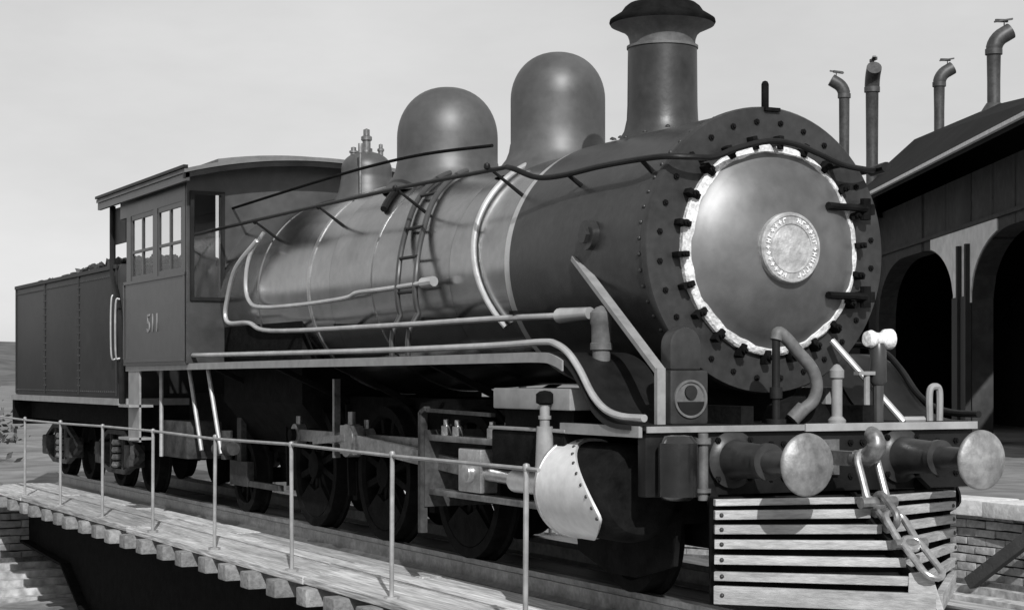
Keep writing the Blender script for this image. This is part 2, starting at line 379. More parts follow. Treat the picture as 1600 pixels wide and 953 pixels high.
# open door leaves folded flat on the pier, and their hanging posts
for s0 in (6.05, 6.75):
    dr = B(); dr.bar(RH(s0 + .02, WI - .06, GZ + .03), RH(s0 + .02, WI - .06, 4.05), .14, .13, up=ra); dr.build('door_post', 'doorw', rh)
for s0, s1 in ((6.15, 6.65), (6.86, 7.42)):
    lf = B(); lf.bar(RH((s0 + s1) / 2, WI - .05, GZ + .06), RH((s0 + s1) / 2, WI - .05, 2.95), .05, (s1 - s0) - .02, up=ra); lf.build('door', 'doorw', rh)
def smoke_jack(s, w, zb, zt, r, turn):
    """stovepipe with an elbow turned towards `turn` and a small vane on top"""
    p = B(); base = RH(s, w, zb); top = RH(s, w, zt - r * 3.4); T = turn.normalized()
    path = [base, base.lerp(top, .5), top]
    for k in range(1, 7):
        a = math.pi / 2 * .72 * k / 6; R_ = r * 2.6
        path.append(top + T * (R_ * (1 - math.cos(a))) + Vector((0, 0, R_ * math.sin(a))))
    dl = (path[-1] - path[-2]).normalized(); path.append(path[-1] + dl * r * 1.1)
    p.tube(path, [r * .92, r * .92, r] + [r * 1.16] * 7, n=16)
    p.cyl(top - Vector((0, 0, r * .5)), top + Vector((0, 0, r * .3)), r * 1.22, n=16)
    p.cyl(base, base + Vector((0, 0, r * 1.3)), r * 1.9, r * 1.05, n=16)
    j = p.build('smoke_jack', 'jack', rh)
    e = path[-2] + Vector((0, 0, r * .9))
    v = B(); v.cyl(e - Vector((0, 0, r * .4)), e + Vector((0, 0, r * 1.3)), r * .10, n=6)
    c = e + Vector((0, 0, r * 1.05)); sd_ = T.cross(Vector((0, 0, 1)))
    v.bar(c - T * r * 1.4 + Vector((0, 0, -r * .1)), c + T * r * 1.2 + Vector((0, 0, r * .3)), r * .5, r * .22)
    v.bar(c - T * r * 1.3 + sd_ * r * .3, c + T * r * .6 - sd_ * r * .4 + Vector((0, 0, r * .1)), r * .3, r * .45)
    v.build('vane', 'jack', j)
smoke_jack(10.2, 2.20, 7.45, 9.45, .165, rb)
smoke_jack(15, 2.06, 7.45, 9.40, .145, rb)
smoke_jack(15.3, .36, 5.4, 9.40, .17, Vector((.85, -.5, 0)))
smoke_jack(18.4, .20, 5.3, 9.65, .15, -rb)

# ------------------------------------------------------------------ turntable
tt = thing('turntable', (PC.x, 0, PZ), 'timber decked railway turntable bridge with thin pipe handrails over a pit', 'turntable')
TX0, TX1 = -14.95, 1.10
for sy in (-1, 1):
    g = B(); y = .95 * sy
    prof = [(TX1 - .1, -.345), (TX0 + .1, -.345), (TX0 + .1, -.86), (-12.6, -.95), (-11.6, -1.40), (-2.2, -1.40), (-1.0, -.95), (TX1 - .1, -.86)]
    g.ext(prof, y - .015, y + .015)
    gd = g.build('girder', 'iron', tt, smooth=0)
    f = B(); f.box(TX0 + .12, TX1 - .12, y - .14, y + .14, -.375, -.35)
    for (xa, za), (xb, zb) in zip(prof[2:-1], prof[3:]): f.bar((xa, y, za), (xb, y, zb), .26, .03)
    f.build('flange', 'iron', gd)
b = B()
for x in (-13.5, -11, -8.5, -5.5, -3, -.5): b.box(x - .06, x + .06, -.93, .93, -.80, -.45)
b.build('cross_frame', 'iron', tt)
b = B(); b.cyl((PC.x, 0, PZ - .1), (PC.x, 0, -.9), .55, .4, n=24); b.build('pivot', 'iron', tt)
tm = B().box(-.095, .095, -1.64, 1.64, -.06, .06)
tms = [tm.mesh('cross_tie', 'tie', 40, .012, Vector((0, 0, 0)))[0]]
x = TX1 - .15
while x > TX0 + .1:
    put('cross_tie', tms[0], tt, (x + (random.random() - .5) * .03, (random.random() - .5) * .06, -.253), (0, 0, (random.random() - .5) * .012)); x -= .57
for sy in (-1, 1):
    r = B(); y = .565 * sy
    r.ext([(y - .035, 0), (y + .035, 0), (y + .03, -.035), (y + .01, -.045), (y + .01, -.13), (y + .06, -.15), (y + .06, -.188), (y - .06, -.188), (y - .06, -.15), (y - .01, -.13), (y - .01, -.045), (y - .03, -.035)], TX0, TX1, 'x')
    r.build('rail', 'rodsteel', tt, smooth=0)
def planks(y0, y1, n, lens, mt='plank'):
    w = (y1 - y0) / n
    for i in range(n):
        x = TX1 - (0 if i % 2 else .4)
        if i % 2 == 0:
            pl(TX1 - .4, TX1, y0 + i * w, w, mt)
        while x > TX0 + .2:
            L = min(random.choice(lens), x - TX0); pl(x - L, x, y0 + i * w, w, mt); x -= L
def pl(xa, xb, y, w, mt):
    q = B(); dz = (random.random() - .5) * .012; dy = (random.random() - .5) * .008
    q.box(xa + .004, xb - .004, y + .006 + dy, y + w - .006 + dy, -.19 + dz, -.14 + dz)
    q.v[1] += Vector((0, 0, random.uniform(-.006, .006))); q.v[5] += Vector((0, 0, random.uniform(-.006, .006)))
    q.build('deck_plank', mt, tt, smooth=0, bevel=.006)
planks(-1.575, -.66, 4, (3.2, 3.9, 4.6)); planks(.66, 1.575, 4, (3.2, 3.9, 4.6)); planks(-.44, .44, 3, (4.2, 5.1), 'oily_shade')
for sy in (-1, 1):
    hr = B(); y = 1.50 * sy
    path = []; x = TX0 + .1
    for k in range(10):
        path.append((-0.05 - 1.78 * k if k < 9 else TX0 - .02, y, .735 + (random.random() - .5) * .022))
    path = [(.10, y, .735)] + path if sy < 0 else path[3:]
    hr.tube(path, .0115, n=8); hr.build('handrail', 'railp', tt)
    for k in range(0 if sy < 0 else 3, 9):
        x = -.05 - 1.78 * k; p = B(); lean = (random.random() - .5) * .05
        p.cyl((x, y, -.14), (x + lean, y, .745), .0145, n=10); p.cyl((x, y, -.15), (x, y, -.125), .05, n=10)
        p.lathe([(.001, .766), (.017, .760), (.021, .745), (.018, .728), (.014, .72)], (x + lean, y, 0), n=10)
        p.build('stanchion', 'railp', tt)

# ------------------------------------------------------------------ locomotive
lo = thing('steam_locomotive', (-4, 0, 0), 'black steam locomotive with polished boiler and tall capped chimney standing on the turntable', 'locomotive')
BZ = 1.92
def rboil(x):
    if x > -2.6: return .755
    if x > -4.6: return .755 + .085 * (-2.6 - x) / 2.0
    return .84
# boiler jacket in courses
def course(name, x0, x1, mt, r0=None, r1=None):
    r0 = rboil(x0) if r0 is None else r0; r1 = rboil(x1) if r1 is None else r1
    q = B(); k = 14
    q.lathe([(r0 - .02, x0)] + [(r0 + (r1 - r0) * i / k, x0 + (x1 - x0) * i / k) for i in range(k + 1)] + [(r1 - .02, x1)], (0, 0, BZ), 'x', 96)
    return q.build(name, mt, lo)
boil = course('boiler', -1.66, -2.6, 'jacket'); course('boiler', -2.603, -4.6, 'jacket'); course('boiler', -4.603, -7.33, 'jacket')
def band(x, w, mt, extra=.006, name='boiler_band'):
    r = rboil(x) + extra; q = B(); q.lathe([(r - .02, x - w / 2), (r, x - w / 2), (r, x + w / 2), (r - .02, x + w / 2)], (0, 0, BZ), 'x', 96); q.build(name, mt, lo)
band(-1.70, .07, 'pipe', .022); band(-5.05, .05, 'steel'); band(-3.85, .03, 'jacket'); band(-6.3, .05, 'jacket')
# firebox sides, below the jacket
b = B(); b.ext([(-.80, 1.9), (-.80, 1.0), (-.50, .62), (.50, .62), (.80, 1.0), (.80, 1.9)], -7.32, -5.3, 'x'); b.build('firebox', 'iron', lo)
# smokebox
b = B(); b.lathe([(.765, -1.655), (.785, -1.65), (.785, -.05), (.80, -.045), (.80, -.012), (.792, 0), (.62, .004), (.55, .004)], (0, 0, BZ), 'x', 96)
sb = b.build('smokebox', 'smoke', lo, smooth=40)
bolt = B(); bolt.cyl((0, 0, 0), (.012, 0, 0), .017, n=6); bolt.cyl((.012, 0, 0), (.020, 0, 0), .008, n=8)
bm_ = bolt.mesh('bolt', 'iron', 35, 0, Vector((0, 0, 0)))[0]
for k in range(28):
    a = 2 * math.pi * (k + .5) / 28; put('bolt', bm_, sb, (0, .715 * math.cos(a), BZ + .715 * math.sin(a)), (a, 0, 0))
rv = B(); rv.lathe([(.013, 0), (.011, .006), (.006, .010), (.0005, .012)], n=10); rvm = rv.mesh('rivet', 'smoke', 60, 0, Vector((0, 0, 0)))[0]
for x in (-.09,):
    for k in range(40):
        a = rad(-35 + 250 * k / 39); n_ = Vector((0, math.cos(a), math.sin(a)))
        put('rivet', rvm, sb, Vector((x, 0, BZ)) + n_ * .785, n_.to_track_quat('Z', 'Y').to_euler())
b = B(); b.cyl((-.62, -.775, 2.02), (-.62, -.82, 2.02), .085, n=20); b.cyl((-.62, -.81, 2.02), (-.62, -.845, 2.02), .05, n=6); b.build('cleaning_plug', 'smoke', sb)
# smokebox door
prof = [(.578, .004), (.578, .03), (.555, .045)]
for k in range(0, 15):
    r = .53 * (1 - k / 14); prof.append((r, .05 + .15 * (1 - (r / .53) ** 2) ** .85 if r < .53 else .05))
b = B(); b.lathe(prof[2:], (0, 0, BZ), 'x', 96); dor = b.build('smokebox_door', 'door', lo, smooth=50)
b = B(); n = 220; ph = [random.uniform(0, 6.28) for _ in range(5)]
for k in range(n):
    a = 2 * math.pi * k / n
    wob = .006 * math.sin(5 * a + ph[0]) + .005 * math.sin(13 * a + ph[1]) + .0025 * math.sin(31 * a + ph[2]) + random.uniform(-.001, .001)
    ri = .540 + wob + .008 * math.cos(a); ro = .586 + .002 * math.sin(23 * a + ph[3]) + random.uniform(-.001, .001)
    for r_, x_ in ((ro, .004), (ro, .034), (ro - .012, .047), (ri + .006, .053), (ri, .046), (ri, .02)): b.v.append(Vector((x_, r_ * math.cos(a), BZ + r_ * math.sin(a))))
b.f = [(6 * k + i_, 6 * k + i_ + 1, (6 * k + 6) % (6 * n) + i_ + 1, (6 * k + 6) % (6 * n) + i_) for k in range(n) for i_ in range(5)]
rim = b.build('door_rim', 'rimw', dor)
dg = B(); dg.ext([(-.045, 0), (.045, 0), (.045, .05), (.03, .065), (-.04, .065)], -.018, .018, 'y')
dg = B(); dg.box(0, .066, -.040, .036, -.016, .016); dg.cyl((.064, -.004, 0), (.086, -.004, 0), .019, n=6); dg.cyl((.086, -.004, 0), (.10, -.004, 0), .010, n=8)
dgm = dg.mesh('door_clamp', 'iron', 35, .005, Vector((0, 0, 0)))[0]
for k in range(22):
    a = 2 * math.pi * (k + .25) / 22
    put('door_clamp', dgm, dor, (.004, .596 * math.cos(a + 0), BZ + .596 * math.sin(a)), (a + math.pi, 0, 0))
for z in (2.17, 1.67):
    h = B(); dz = z - BZ
    h.tube(curve([(.075, .62, z), (.10, .50, z + .002), (.115, .42, z), (.15, .30, z)]), .021, n=8)
    h.cyl((.06, .63, z - .06), (.06, .63, z + .06), .03, n=10)
    h.box(0, .07, .60, .69, z - .03, z + .03)
    h.build('hinge', 'iron', dor)
# number plate with ring of raised characters too worn to read
b = B(); b.lathe([(.195, .16), (.195, .215), (.188, .225), (.176, .225), (.172, .218), (.14, .218), (.137, .224), (.131, .224), (.128, .217), (.08, .222), (.0005, .228)], (0, 0, BZ), 'x', 64); npl = b.build('number_plate', 'plate', lo, smooth=30)
ch = [B().box(0, .009, -.010, .010, -.004, .004).box(0, .009, -.003, .003, -.013, .013), B().box(0, .009, -.011, -.004, -.013, .013).box(0, .009, -.011, .011, .006, .013), B().box(0, .009, -.011, -.005, -.013, .013).box(0, .009, .005, .011, -.013, .013).box(0, .009, -.011, .011, -.003, .003)]
chm = [c.mesh('raised_mark', 'white', 0, 0, Vector((0, 0, 0)))[0] for c in ch]
for k in range(30):
    if k in (7, 8, 22, 23): continue
    a = 2 * math.pi * k / 30; put('raised_mark', random.choice(chm), npl, (.216, .156 * math.cos(a), BZ + .156 * math.sin(a)), (a - math.pi / 2, 0, 0))
# saddle, steam chest, frame
b = B(); b.ext([(-.55, 1.32), (-.42, 1.1), (-.40, .45), (.40, .45), (.42, 1.1), (.55, 1.32)], -1.25, -.35, 'x'); b.build('saddle', 'iron', lo)
for sy in (-1, 1):
    f = B(); f.box(-9.6, .38, .40 * sy - .04, .40 * sy + .04, .55, 1.06); f.build('frame', 'iron', lo)
# chimney
b = B(); prof = [(.30, 2.58), (.265, 2.67), (.235, 2.72), (.219, 2.79), (.215, 2.88), (.212, 3.22), (.219, 3.225), (.219, 3.24), (.200, 3.245)]
prof += [(.203, 3.28), (.214, 3.31), (.24, 3.335), (.285, 3.355), (.318, 3.37), (.326, 3.385), (.322, 3.402), (.295, 3.42), (.255, 3.445), (.232, 3.478), (.208, 3.497), (.19, 3.50), (.175, 3.49), (.17, 3.2), (.165, 2.7)]
b.lathe(prof[:7], (-1.12, 0, 0), n=64); chim = b.build('chimney', 'smoke', lo)
b = B(); b.lathe(prof[6:14], (-1.12, 0, 0), n=64); b.build('collar', 'hose', chim, smooth=50)
b = B(); b.lathe(prof[13:], (-1.12, 0, 0), n=64); b.build('cap', 'iron', chim, smooth=50)
for k in range(14):
    a = 2 * math.pi * k / 14
    p = Vector((-1.12 + .31 * math.cos(a), .31 * math.sin(a), 0)); zz = BZ + math.sqrt(.785 ** 2 - p.y ** 2)
    put('rivet', rvm, chim, (p.x, p.y, zz + .012), (-.4 * p.y, 0, 0), (1.3, 1.3, 1.3))
# domes
def dome(name, x, r, zb, zs, zt, mt='dome', flare=.07):
    q = B(); pr = [(r + flare * 1.6, zb - .10), (r + flare, zb - .02), (r + flare * .45, zb + .03), (r + .012, zb + .08), (r + .004, zb + .13)]
    pr += [(r, zb + .14 + (zs - zb - .14) * k / 3) for k in range(4)]
    for k in range(1, 15):
        a = math.pi / 2 * k / 14; pr.append((r * math.cos(a) ** .9 if k < 14 else 0, zs + (zt - zs) * math.sin(a)))
    q.lathe(pr, (x, 0, 0), n=72); return q.build(name, mt, lo, smooth=50)
dome('steam_dome', -2.47, .322, 2.66, 3.10, 3.42); dome('sand_dome', -4.26, .388, 2.72, 3.05, 3.44)
tu = dome('safety_valve_dome', -5.9, .215, 2.76, 2.98, 3.13, flare=.05)
for dx, dy, h, r in ((0, -.0, .24, .035), (-.10, .07, .13, .03), (.05, .11, .15, .022), (-.02, -.11, .12, .028)):
    q = B(); z0 = 3.09 if abs(dx) + abs(dy) < .02 else 3.05
    q.lathe([(r * 1.5, z0), (r * 1.5, z0 + .03), (r, z0 + .035), (r, z0 + h * .55), (r * 1.35, z0 + h * .58), (r * 1.35, z0 + h * .7), (r * .8, z0 + h * .75), (r * .8, z0 + h * .95), (.001, z0 + h)], (-5.9 + dx, dy, 0), n=14); q.build('safety_valve', 'rodsteel', tu)
q = B(); q.cyl((-5.62, -.17, 2.6), (-5.62, -.17, 3.12), .012, n=8); q.cyl((-5.62, -.17, 3.08), (-5.62, -.17, 3.16), .02, n=8); q.build('whistle', 'rodsteel', tu)
# lamp post on smokebox top
b = B(); b.cyl((-.03, 0, 2.68), (-.03, 0, 2.85), .021, n=12); b.lathe([(.021, 2.85), (.014, 2.865), (.001, 2.87)], (-.03, 0, 0), n=12); b.box(-.08, .02, -.03, .07, 2.695, 2.715); b.build('lamp_bracket', 'iron', lo)
# handrails
for sy in (-1, 1):
    h = B(); y = sy
    pts = [(-7.33, .90 * y, 2.535), (-5, .90 * y, 2.53), (-3, .885 * y, 2.52), (-1.5, .875 * y, 2.495)]
    h.tube(pts, .014, n=10); h.build('handrail', 'black', lo)
    for x in (-6.2, -4.7, -3.2, -1.75):
        k = B(); zz = 2.525; d = Vector((0, .89 * y, zz - BZ)); n_ = d.normalized()
        k.cyl(Vector((x, 0, BZ)) + n_ * (rboil(x) - .02), Vector((x, .89 * y, zz)), .014, .009, n=8); k.lathe([(.001, .024), (.018, .015), (.022, 0), (.018, -.015), (.001, -.024)], (x, .89 * y, zz), n=10); k.build('handrail_post', 'black', lo)
b = B()
side = [(-1.5, -.875, 2.495), (-1.40, -.87, 2.47), (-1.25, -.80, 2.41), (-1.0, -.76, 2.40), (-.6, -.745, 2.41), (-.2, -.74, 2.405), (.04, -.70, 2.40)]
front = [(.115, -.60, 2.395), (.13, -.45, 2.40), (.135, -.30, 2.455), (.14, -.10, 2.505), (.14, .08, 2.50), (.135, .25, 2.455), (.13, .42, 2.405), (.115, .58, 2.39)]
b.tube(curve(side + front + [(p[0], -p[1], p[2]) for p in side[::-1]], 5), .017, n=10); b.build('front_handrail', 'black', lo)
for p, n_ in (((-.95, -.755, 2.40), (0, -.84, .53)), ((-.15, -.74, 2.405), (0, -.84, .53)), ((.13, -.45, 2.40), None), ((.13, .42, 2.405), None), ((-.15, .74, 2.405), (0, .84, .53)), ((.14, 0, 2.505), None)):
    q = B(); p = Vector(p)
    e = Vector((0, 0, BZ)) + Vector((p.x, n_[0 + 1] * .78, n_[2] * .78)) if n_ else Vector((0, p.y, p.z))
    q.cyl(e, p, .016, .013, n=8); q.build('handrail_post', 'black', lo)
q = B(); q.cyl((-.02, .74, 2.40), (.16, .70, 2.405), .03, n=10); q.build('handrail_end', 'black', lo)
# reach rod to the steam dome
b = B(); b.tube(curve([(-7.33, -.72, 2.74), (-5.6, -.62, 2.80), (-4.5, -.55, 2.83), (-3.6, -.48, 2.83), (-2.75, -.36, 2.80)]), .012, n=8); b.build('reach_rod', 'iron', lo)
# sand pipes down the boiler side, tied together
def round_path(x0, x1, ang0, ang1, off, n=14):
    out = []
    for k in range(n + 1):
        t = k / n; a = rad(ang0 + (ang1 - ang0) * t); x = x0 + (x1 - x0) * t; r = rboil(x) + off
        out.append((x, -r * math.cos(a), BZ + r * math.sin(a)))
    return out
for dx in (0, .28):
    p = []
    for k in range(29):
        a = 74 - 92 * k / 28; x = -3.20 + dx - .52 * max(0, a / 74) ** 1.2; g_ = max(0, min(1, (30 - a) / 48)); r = rboil(x) + .028 + .085 * g_ * g_ * (3 - 2 * g_)
        p.append((x, -r * math.cos(rad(a)), BZ + r * math.sin(rad(a))))
    p += [(-3.20 + dx, -.905, 1.54), (-3.20 + dx, -.915, 1.45), (-3.20 + dx, -.915, 1.36)]
    q = B(); q.tube(p, .020, n=10); q.build('sand_pipe', 'cabp', lo)
for a, xx in ((46, -3.50), (24, -3.33), (8, -3.23), (-8, -3.20)):
    r = rboil(-3.3) + (.035 if a > 20 else .065 if a > 0 else .095); q = B(); c = Vector((xx, -r * math.cos(rad(a)), BZ + r * math.sin(rad(a)))); q.cyl(c, c + Vector((.29, 0, 0)), .012, n=8); q.build('pipe_clip', 'black', lo)
q = B(); q.tube(round_path(-4.25, -4.0, 66, 40, .02), .028, n=8); q.build('sand_lever', 'black', lo)
# delivery pipe round the boiler
p = []
for k in range(31):
    a = 86 - 116 * k / 30; t = max(0, min(1, (35 - a) / 65)); x = -2.30 + .08 * (86 - a) / 116 + .30 * t * t; r = rboil(x) + .022
    p.append((x, -r * math.cos(rad(a)), BZ + r * math.sin(rad(a))))
q = B(); q.tube(p, .019, n=10); q.build('delivery_pipe', 'pipe', lo)
# bent side pipes
q = B(); q.tube(curve([(-6.24, -.80, 2.44), (-6.37, -.88, 2.25), (-6.42, -.90, 2.03), (-6.34, -.90, 1.87), (-6.04, -.90, 1.80), (-5.11, -.90, 1.785), (-4.16, -.89, 1.80), (-3.9, -.89, 1.83), (-3.42, -.88, 1.835), (-2.76, -.86, 1.85)]), .017, n=10); q.cyl((-2.8, -.86, 1.85), (-2.66, -.84, 1.855), .035, n=10); q.build('side_pipe', 'pipe', lo)
q = B(); q.tube(curve([(-6.25, -.86, 2.37), (-6.54, -.95, 2.15), (-6.75, -.96, 1.88), (-6.79, -.96, 1.74), (-6.65, -.96, 1.68), (-6.16, -.96, 1.67), (-5.6, -.95, 1.59), (-3.26, -.95, 1.57), (-1.63, -.93, 1.57), (-.75, -.90, 1.565)]), .019, n=10); q.cyl((-.78, -.90, 1.565), (-.46, -.88, 1.57), .045, .035, n=12); q.build('feed_pipe', 'pipe', lo)
for x in (-5.4, -4.2, -2.6, -1.3):
    q = B(); q.bar((x, -.95, 1.60), (x, -.70, 1.60), .05, .02); q.build('pipe_bracket', 'iron', lo)
# running boards with S-bend
cent = [(-9.5, 1.335), (-6, 1.345), (-3, 1.35), (-1.2, 1.355), (-.62, 1.355), (-.45, 1.34), (-.30, 1.29), (-.17, 1.19), (-.05, 1.07), (.08, 1.00), (.22, .972), (.37, .968)]
cc = [(p.x, p.z) for p in curve([(x, 0, z) for x, z in cent], 4)]
for sy in (-1, 1):
    q = B(); q.ext([(x, z) for x, z in cc] + [(x, z - .025) for x, z in cc[::-1]], .62 * sy, 1.115 * sy); rbd = q.build('running_board', 'black', lo)
    q = B(); q.ext([(x, z - .003) for x, z in cc[:24]] + [(x, z - .06) for x, z in cc[:24][::-1]], 1.117 * sy, 1.128 * sy); q.build('edge_angle', 'grey', rbd)
    ep = [(-7.3, 1.41), (-4.8, 1.40), (-2.9, 1.395), (-1.24, 1.40), (-.62, 1.41), (-.46, 1.395), (-.32, 1.345), (-.19, 1.25), (-.06, 1.125), (.08, 1.045), (.25, 1.01), (.48, 1.005)]
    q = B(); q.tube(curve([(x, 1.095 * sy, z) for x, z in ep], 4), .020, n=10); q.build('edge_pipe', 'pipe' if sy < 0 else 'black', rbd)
    for x in (-6.8, -5.2, -3.9, -2.2):
        q = B(); q.bar((x, .45 * sy, 1.02), (x, 1.08 * sy, 1.31), .05, .04); q.build('bracket', 'iron', rbd)
# front deck and buffer beam
b = B(); b.box(-.38, .472, -1.08, 1.08, .94, .964); fd = b.build('front_deck', 'black', lo)
b = B(); b.box(.474, .486, -.10, 1.08, .925, .966); b.build('nosing', 'pipe', fd)
b = B(); b.box(.474, .484, -1.08, -.104, .93, .962); b.build('nosing', 'grey', fd)
b = B(); b.box(-.40, .44, -1.105, -1.083, .905, .963); b.build('side_angle', 'grey', fd)
b = B(); b.box(.37, .45, -1.07, 1.07, .60, .938); bb = b.build('buffer_beam', 'black', lo, bevel=.01)
for y in (-.95, -.82, -.30, -.22, .22, .30, .82, .95):
    for z in (.68, .86): put('bolt', bm_, bb, (.45, y, z))
for y in (-.551, .551):
    q = B(); q.lathe([(.15, .45), (.15, .475), (.125, .482), (.105, .50), (.095, .56), (.085, .76), (.095, .765), (.095, .80), (.062, .805), (.058, 1.10)], (0, y, .785), 'x', 32); bu = q.build('buffer', 'smoke', lo)
    q = B(); q.lathe([(.03, 1.075), (.13, 1.092), (.150, 1.100), (.156, 1.110), (.154, 1.120), (.145, 1.128), (.10, 1.146), (.05, 1.157), (.0005, 1.160)], (0, y, .785), 'x', 48); q.build('buffer_head', 'buf', bu, smooth=50)
    for dy, dz in ((-.1, -.1), (.1, -.1), (-.1, .1), (.1, .1)): put('bolt', bm_, bu, (.476, y + dy, .785 + dz))
# draw hook and coupling chain
q = B(); q.box(.45, .475, -.13, .13, .69, .88); q.bar((.47, 0, .79), (.80, 0, .79), .07, .075)
q.tube(curve([(.78, 0, .79), (.86, 0, .795), (.93, 0, .83), (.955, 0, .875), (.93, 0, .915), (.90, 0, .925)]), [.045] * 6 + [.05] * 6 + [.05] * 6 + [.045] * 6 + [.04] * 6 + [.025], n=12); hk = q.build('draw_hook', 'rodsteel', lo)
def link(p0, p1, w, r, flat, mt='steel'):
    p0, p1 = Vector(p0), Vector(p1); d = (p1 - p0).normalized(); side_ = Vector((0, 1, 0)) if flat else d.cross(Vector((0, 1, 0))).normalized()
    pts = []
    for k in range(9): a = math.pi * k / 8; pts.append(p1 - d * w + side_ * (w * math.cos(a)) + d * (w * math.sin(a)))
    for k in range(9): a = math.pi + math.pi * k / 8; pts.append(p0 + d * w + side_ * (w * math.cos(a)) + d * (w * math.sin(a)))
    q = B(); q.tube(pts, r, n=10, closed=True); return q
cc_ = link((.86, 0, .83), (.975, 0, .555), .062, .020, True).build('coupling_chain', 'steel', lo)
link((.95, 0, .60), (1.11, 0, .475), .045, .020, False).build('link', 'rodsteel', cc_)
link((1.07, 0, .53), (1.24, 0, .36), .055, .019, True).build('link', 'steel', cc_)
link((1.20, 0, .41), (1.425, 0, .235), .055, .018, True).build('link', 'steel', cc_)
q = B(); q.cyl((.965, -.11, .575), (.965, .11, .575), .03, n=10); q.build('trunnion', 'rodsteel', cc_)
q = B(); q.cyl((1.215, -.10, .385), (1.215, .10, .385), .026, n=10); q.build('trunnion', 'rodsteel', cc_)
# pilot of horizontal slats meeting at a prow
def apex(z): return .80 + (.60 - z) / .47 * .60
pil = None
zs = [.578, .515, .442, .368, .290, .207, .112]
q = B(); q.bar((apex(.60) - .05, 0, .60), (apex(.07) - .05, 0, .07), .04, .04); pil = q.build('pilot', 'iron', lo)
for sy in (-1, 1):
    q = B(); q.bar((.60, .74 * sy, .60), (.60, .74 * sy, .06), .05, .05); q.bar((.44, .68 * sy, .64), (.60, .73 * sy, .5), .05, .05); q.build('corner_post', 'iron', pil)
for i, z in enumerate(zs):
    for sy in (-1, 1):
        q = B(); h = .092 if i == 6 else (.034 if i == 0 else .046)
        p0 = Vector((.635, .775 * sy, z)); p1 = Vector((apex(z), .008 * sy, z))
        q.bar(p0, p1, .038, h); q.build('slat', 'slat', pil, smooth=0, bevel=.004)
        nn = Vector(((p1 - p0).y, -(p1 - p0).x, 0)).normalized(); nn = nn if nn.x > 0 else -nn
        for f_ in (.04,):
            if i: put('slat_bolt', rvm, pil, p0.lerp(p1, f_) + nn * .019, nn.to_track_quat('Z', 'Y').to_euler(), (.9, .9, .9))
for sy in (-1, 1):
    q = B(); g = [(y_, z_) for z_ in [.06 + .54 * k / 6 for k in range(7)] for y_ in [.755 * m / 6 for m in range(7)]]
    q.v = [Vector((.635 + (apex(z_) - .635) * (1 - y_ / .775) - .085, y_ * sy, z_)) for y_, z_ in g]
    q.f = [(7 * i_ + k, 7 * i_ + k + 1, 7 * i_ + k + 8, 7 * i_ + k + 7) for i_ in range(6) for k in range(6)]
    n0 = len(q.v); q.v += [v - Vector((.012, 0, 0)) for v in q.v]; q.f += [tuple(i_ + n0 for i_ in f[::-1]) for f in q.f]
    q.build('gap_shade_plate', 'iron', pil, smooth=0)  # added dark sheets that keep the slat gaps black
q = B(); a0 = apex(.10)
q.add([(a0 + .05, 0, .05), (a0 - .12, -.10, .05), (a0 - .12, .10, .05), (a0 - .06, 0, .26), (a0 - .16, -.06, .25), (a0 - .16, .06, .25)], [(0, 3, 4, 1), (0, 2, 5, 3), (3, 5, 4), (0, 1, 2), (1, 4, 5, 2)]); q.build('nose_shoe', 'slat', pil, smooth=0, bevel=.006)
# reservoirs and pipes under and over the front deck
b = B(); b.lathe([(.001, .585), (.07, .59), (.10, .61), (.10, .88), (.07, .915), (.03, .92)], (.56, -.945, 0), n=28); b.box(.45, .50, -.99, -.90, .66, .70); b.box(.45, .50, -.99, -.90, .82, .86); b.build('reservoir', 'gloss', lo)
b = B(); b.cyl((.50, -.755, .58), (.50, -.755, .925), .027, n=14); b.cyl((.50, -.755, .62), (.50, -.755, .64), .042, n=14); b.cyl((.50, -.755, .87), (.50, -.755, .90), .042, n=14); b.box(.45, .50, -.77, -.74, .73, .76); b.build('drain_pipe', 'hose', lo)
b = B(); b.lathe([(.04, 1.02), (.05, 1.03), (.05, 1.36), (.062, 1.365), (.062, 1.40), (.055, 1.405), (.055, 1.50), (.062, 1.51), (.062, 1.57), (.03, 1.60), (.001, 1.61)], (-.37, -.86, 0), n=24); b.build('air_pump', 'hose', lo)
for sy in (-1,):
    q = B(); q.bar((-.82, .775 * sy, 1.90), (.33, .91 * sy, 1.245), .055, .028); q.bar((.33, .91 * sy, 1.26), (.33, .91 * sy, .962), .05, .03, up=(1, 0, 0)); q.build('smokebox_brace', 'grey', lo)
# brake stand pipe and hose
b = B(); b.cyl((.40, -.23, .962), (.40, -.23, 1.42), .022, n=12); b.cyl((.40, -.23, .962), (.40, -.23, .99), .055, n=12); b.cyl((.40, -.23, 1.10), (.40, -.23, 1.16), .034, n=12); hs = b.build('brake_pipe', 'black', lo)
b = B(); b.tube(curve([(.40, -.23, 1.41), (.40, -.215, 1.45), (.41, -.17, 1.42), (.42, -.10, 1.345), (.43, -.02, 1.26), (.43, .015, 1.17), (.42, .0, 1.09), (.40, -.05, 1.04)]), .034, n=12); b.cyl((.40, -.05, 1.05), (.38, -.11, .985), .042, n=12); b.build('brake_hose', 'hose', hs)
b = B(); b.lathe([(.05, .962), (.05, .98), (.03, 1.0), (.03, 1.20), (.04, 1.21), (.04, 1.25), (.015, 1.28), (.001, 1.285)], (.36, .20, 0), n=16); b.build('release_valve', 'grey', lo)
b = B(); b.ext([(-.2, .964), (-.16, 1.06), (.0, 1.11), (.14, 1.06), (.2, .964)], .22, .34, 'x'); b.build('bell_crank', 'iron', lo)
b = B(); b.cyl((.30, .45, .962), (.30, .45, 1.24), .018, n=10); b.bar((.30, .38, 1.235), (.30, .56, 1.235), .05, .02); b.build('grab_post', 'grey', lo)
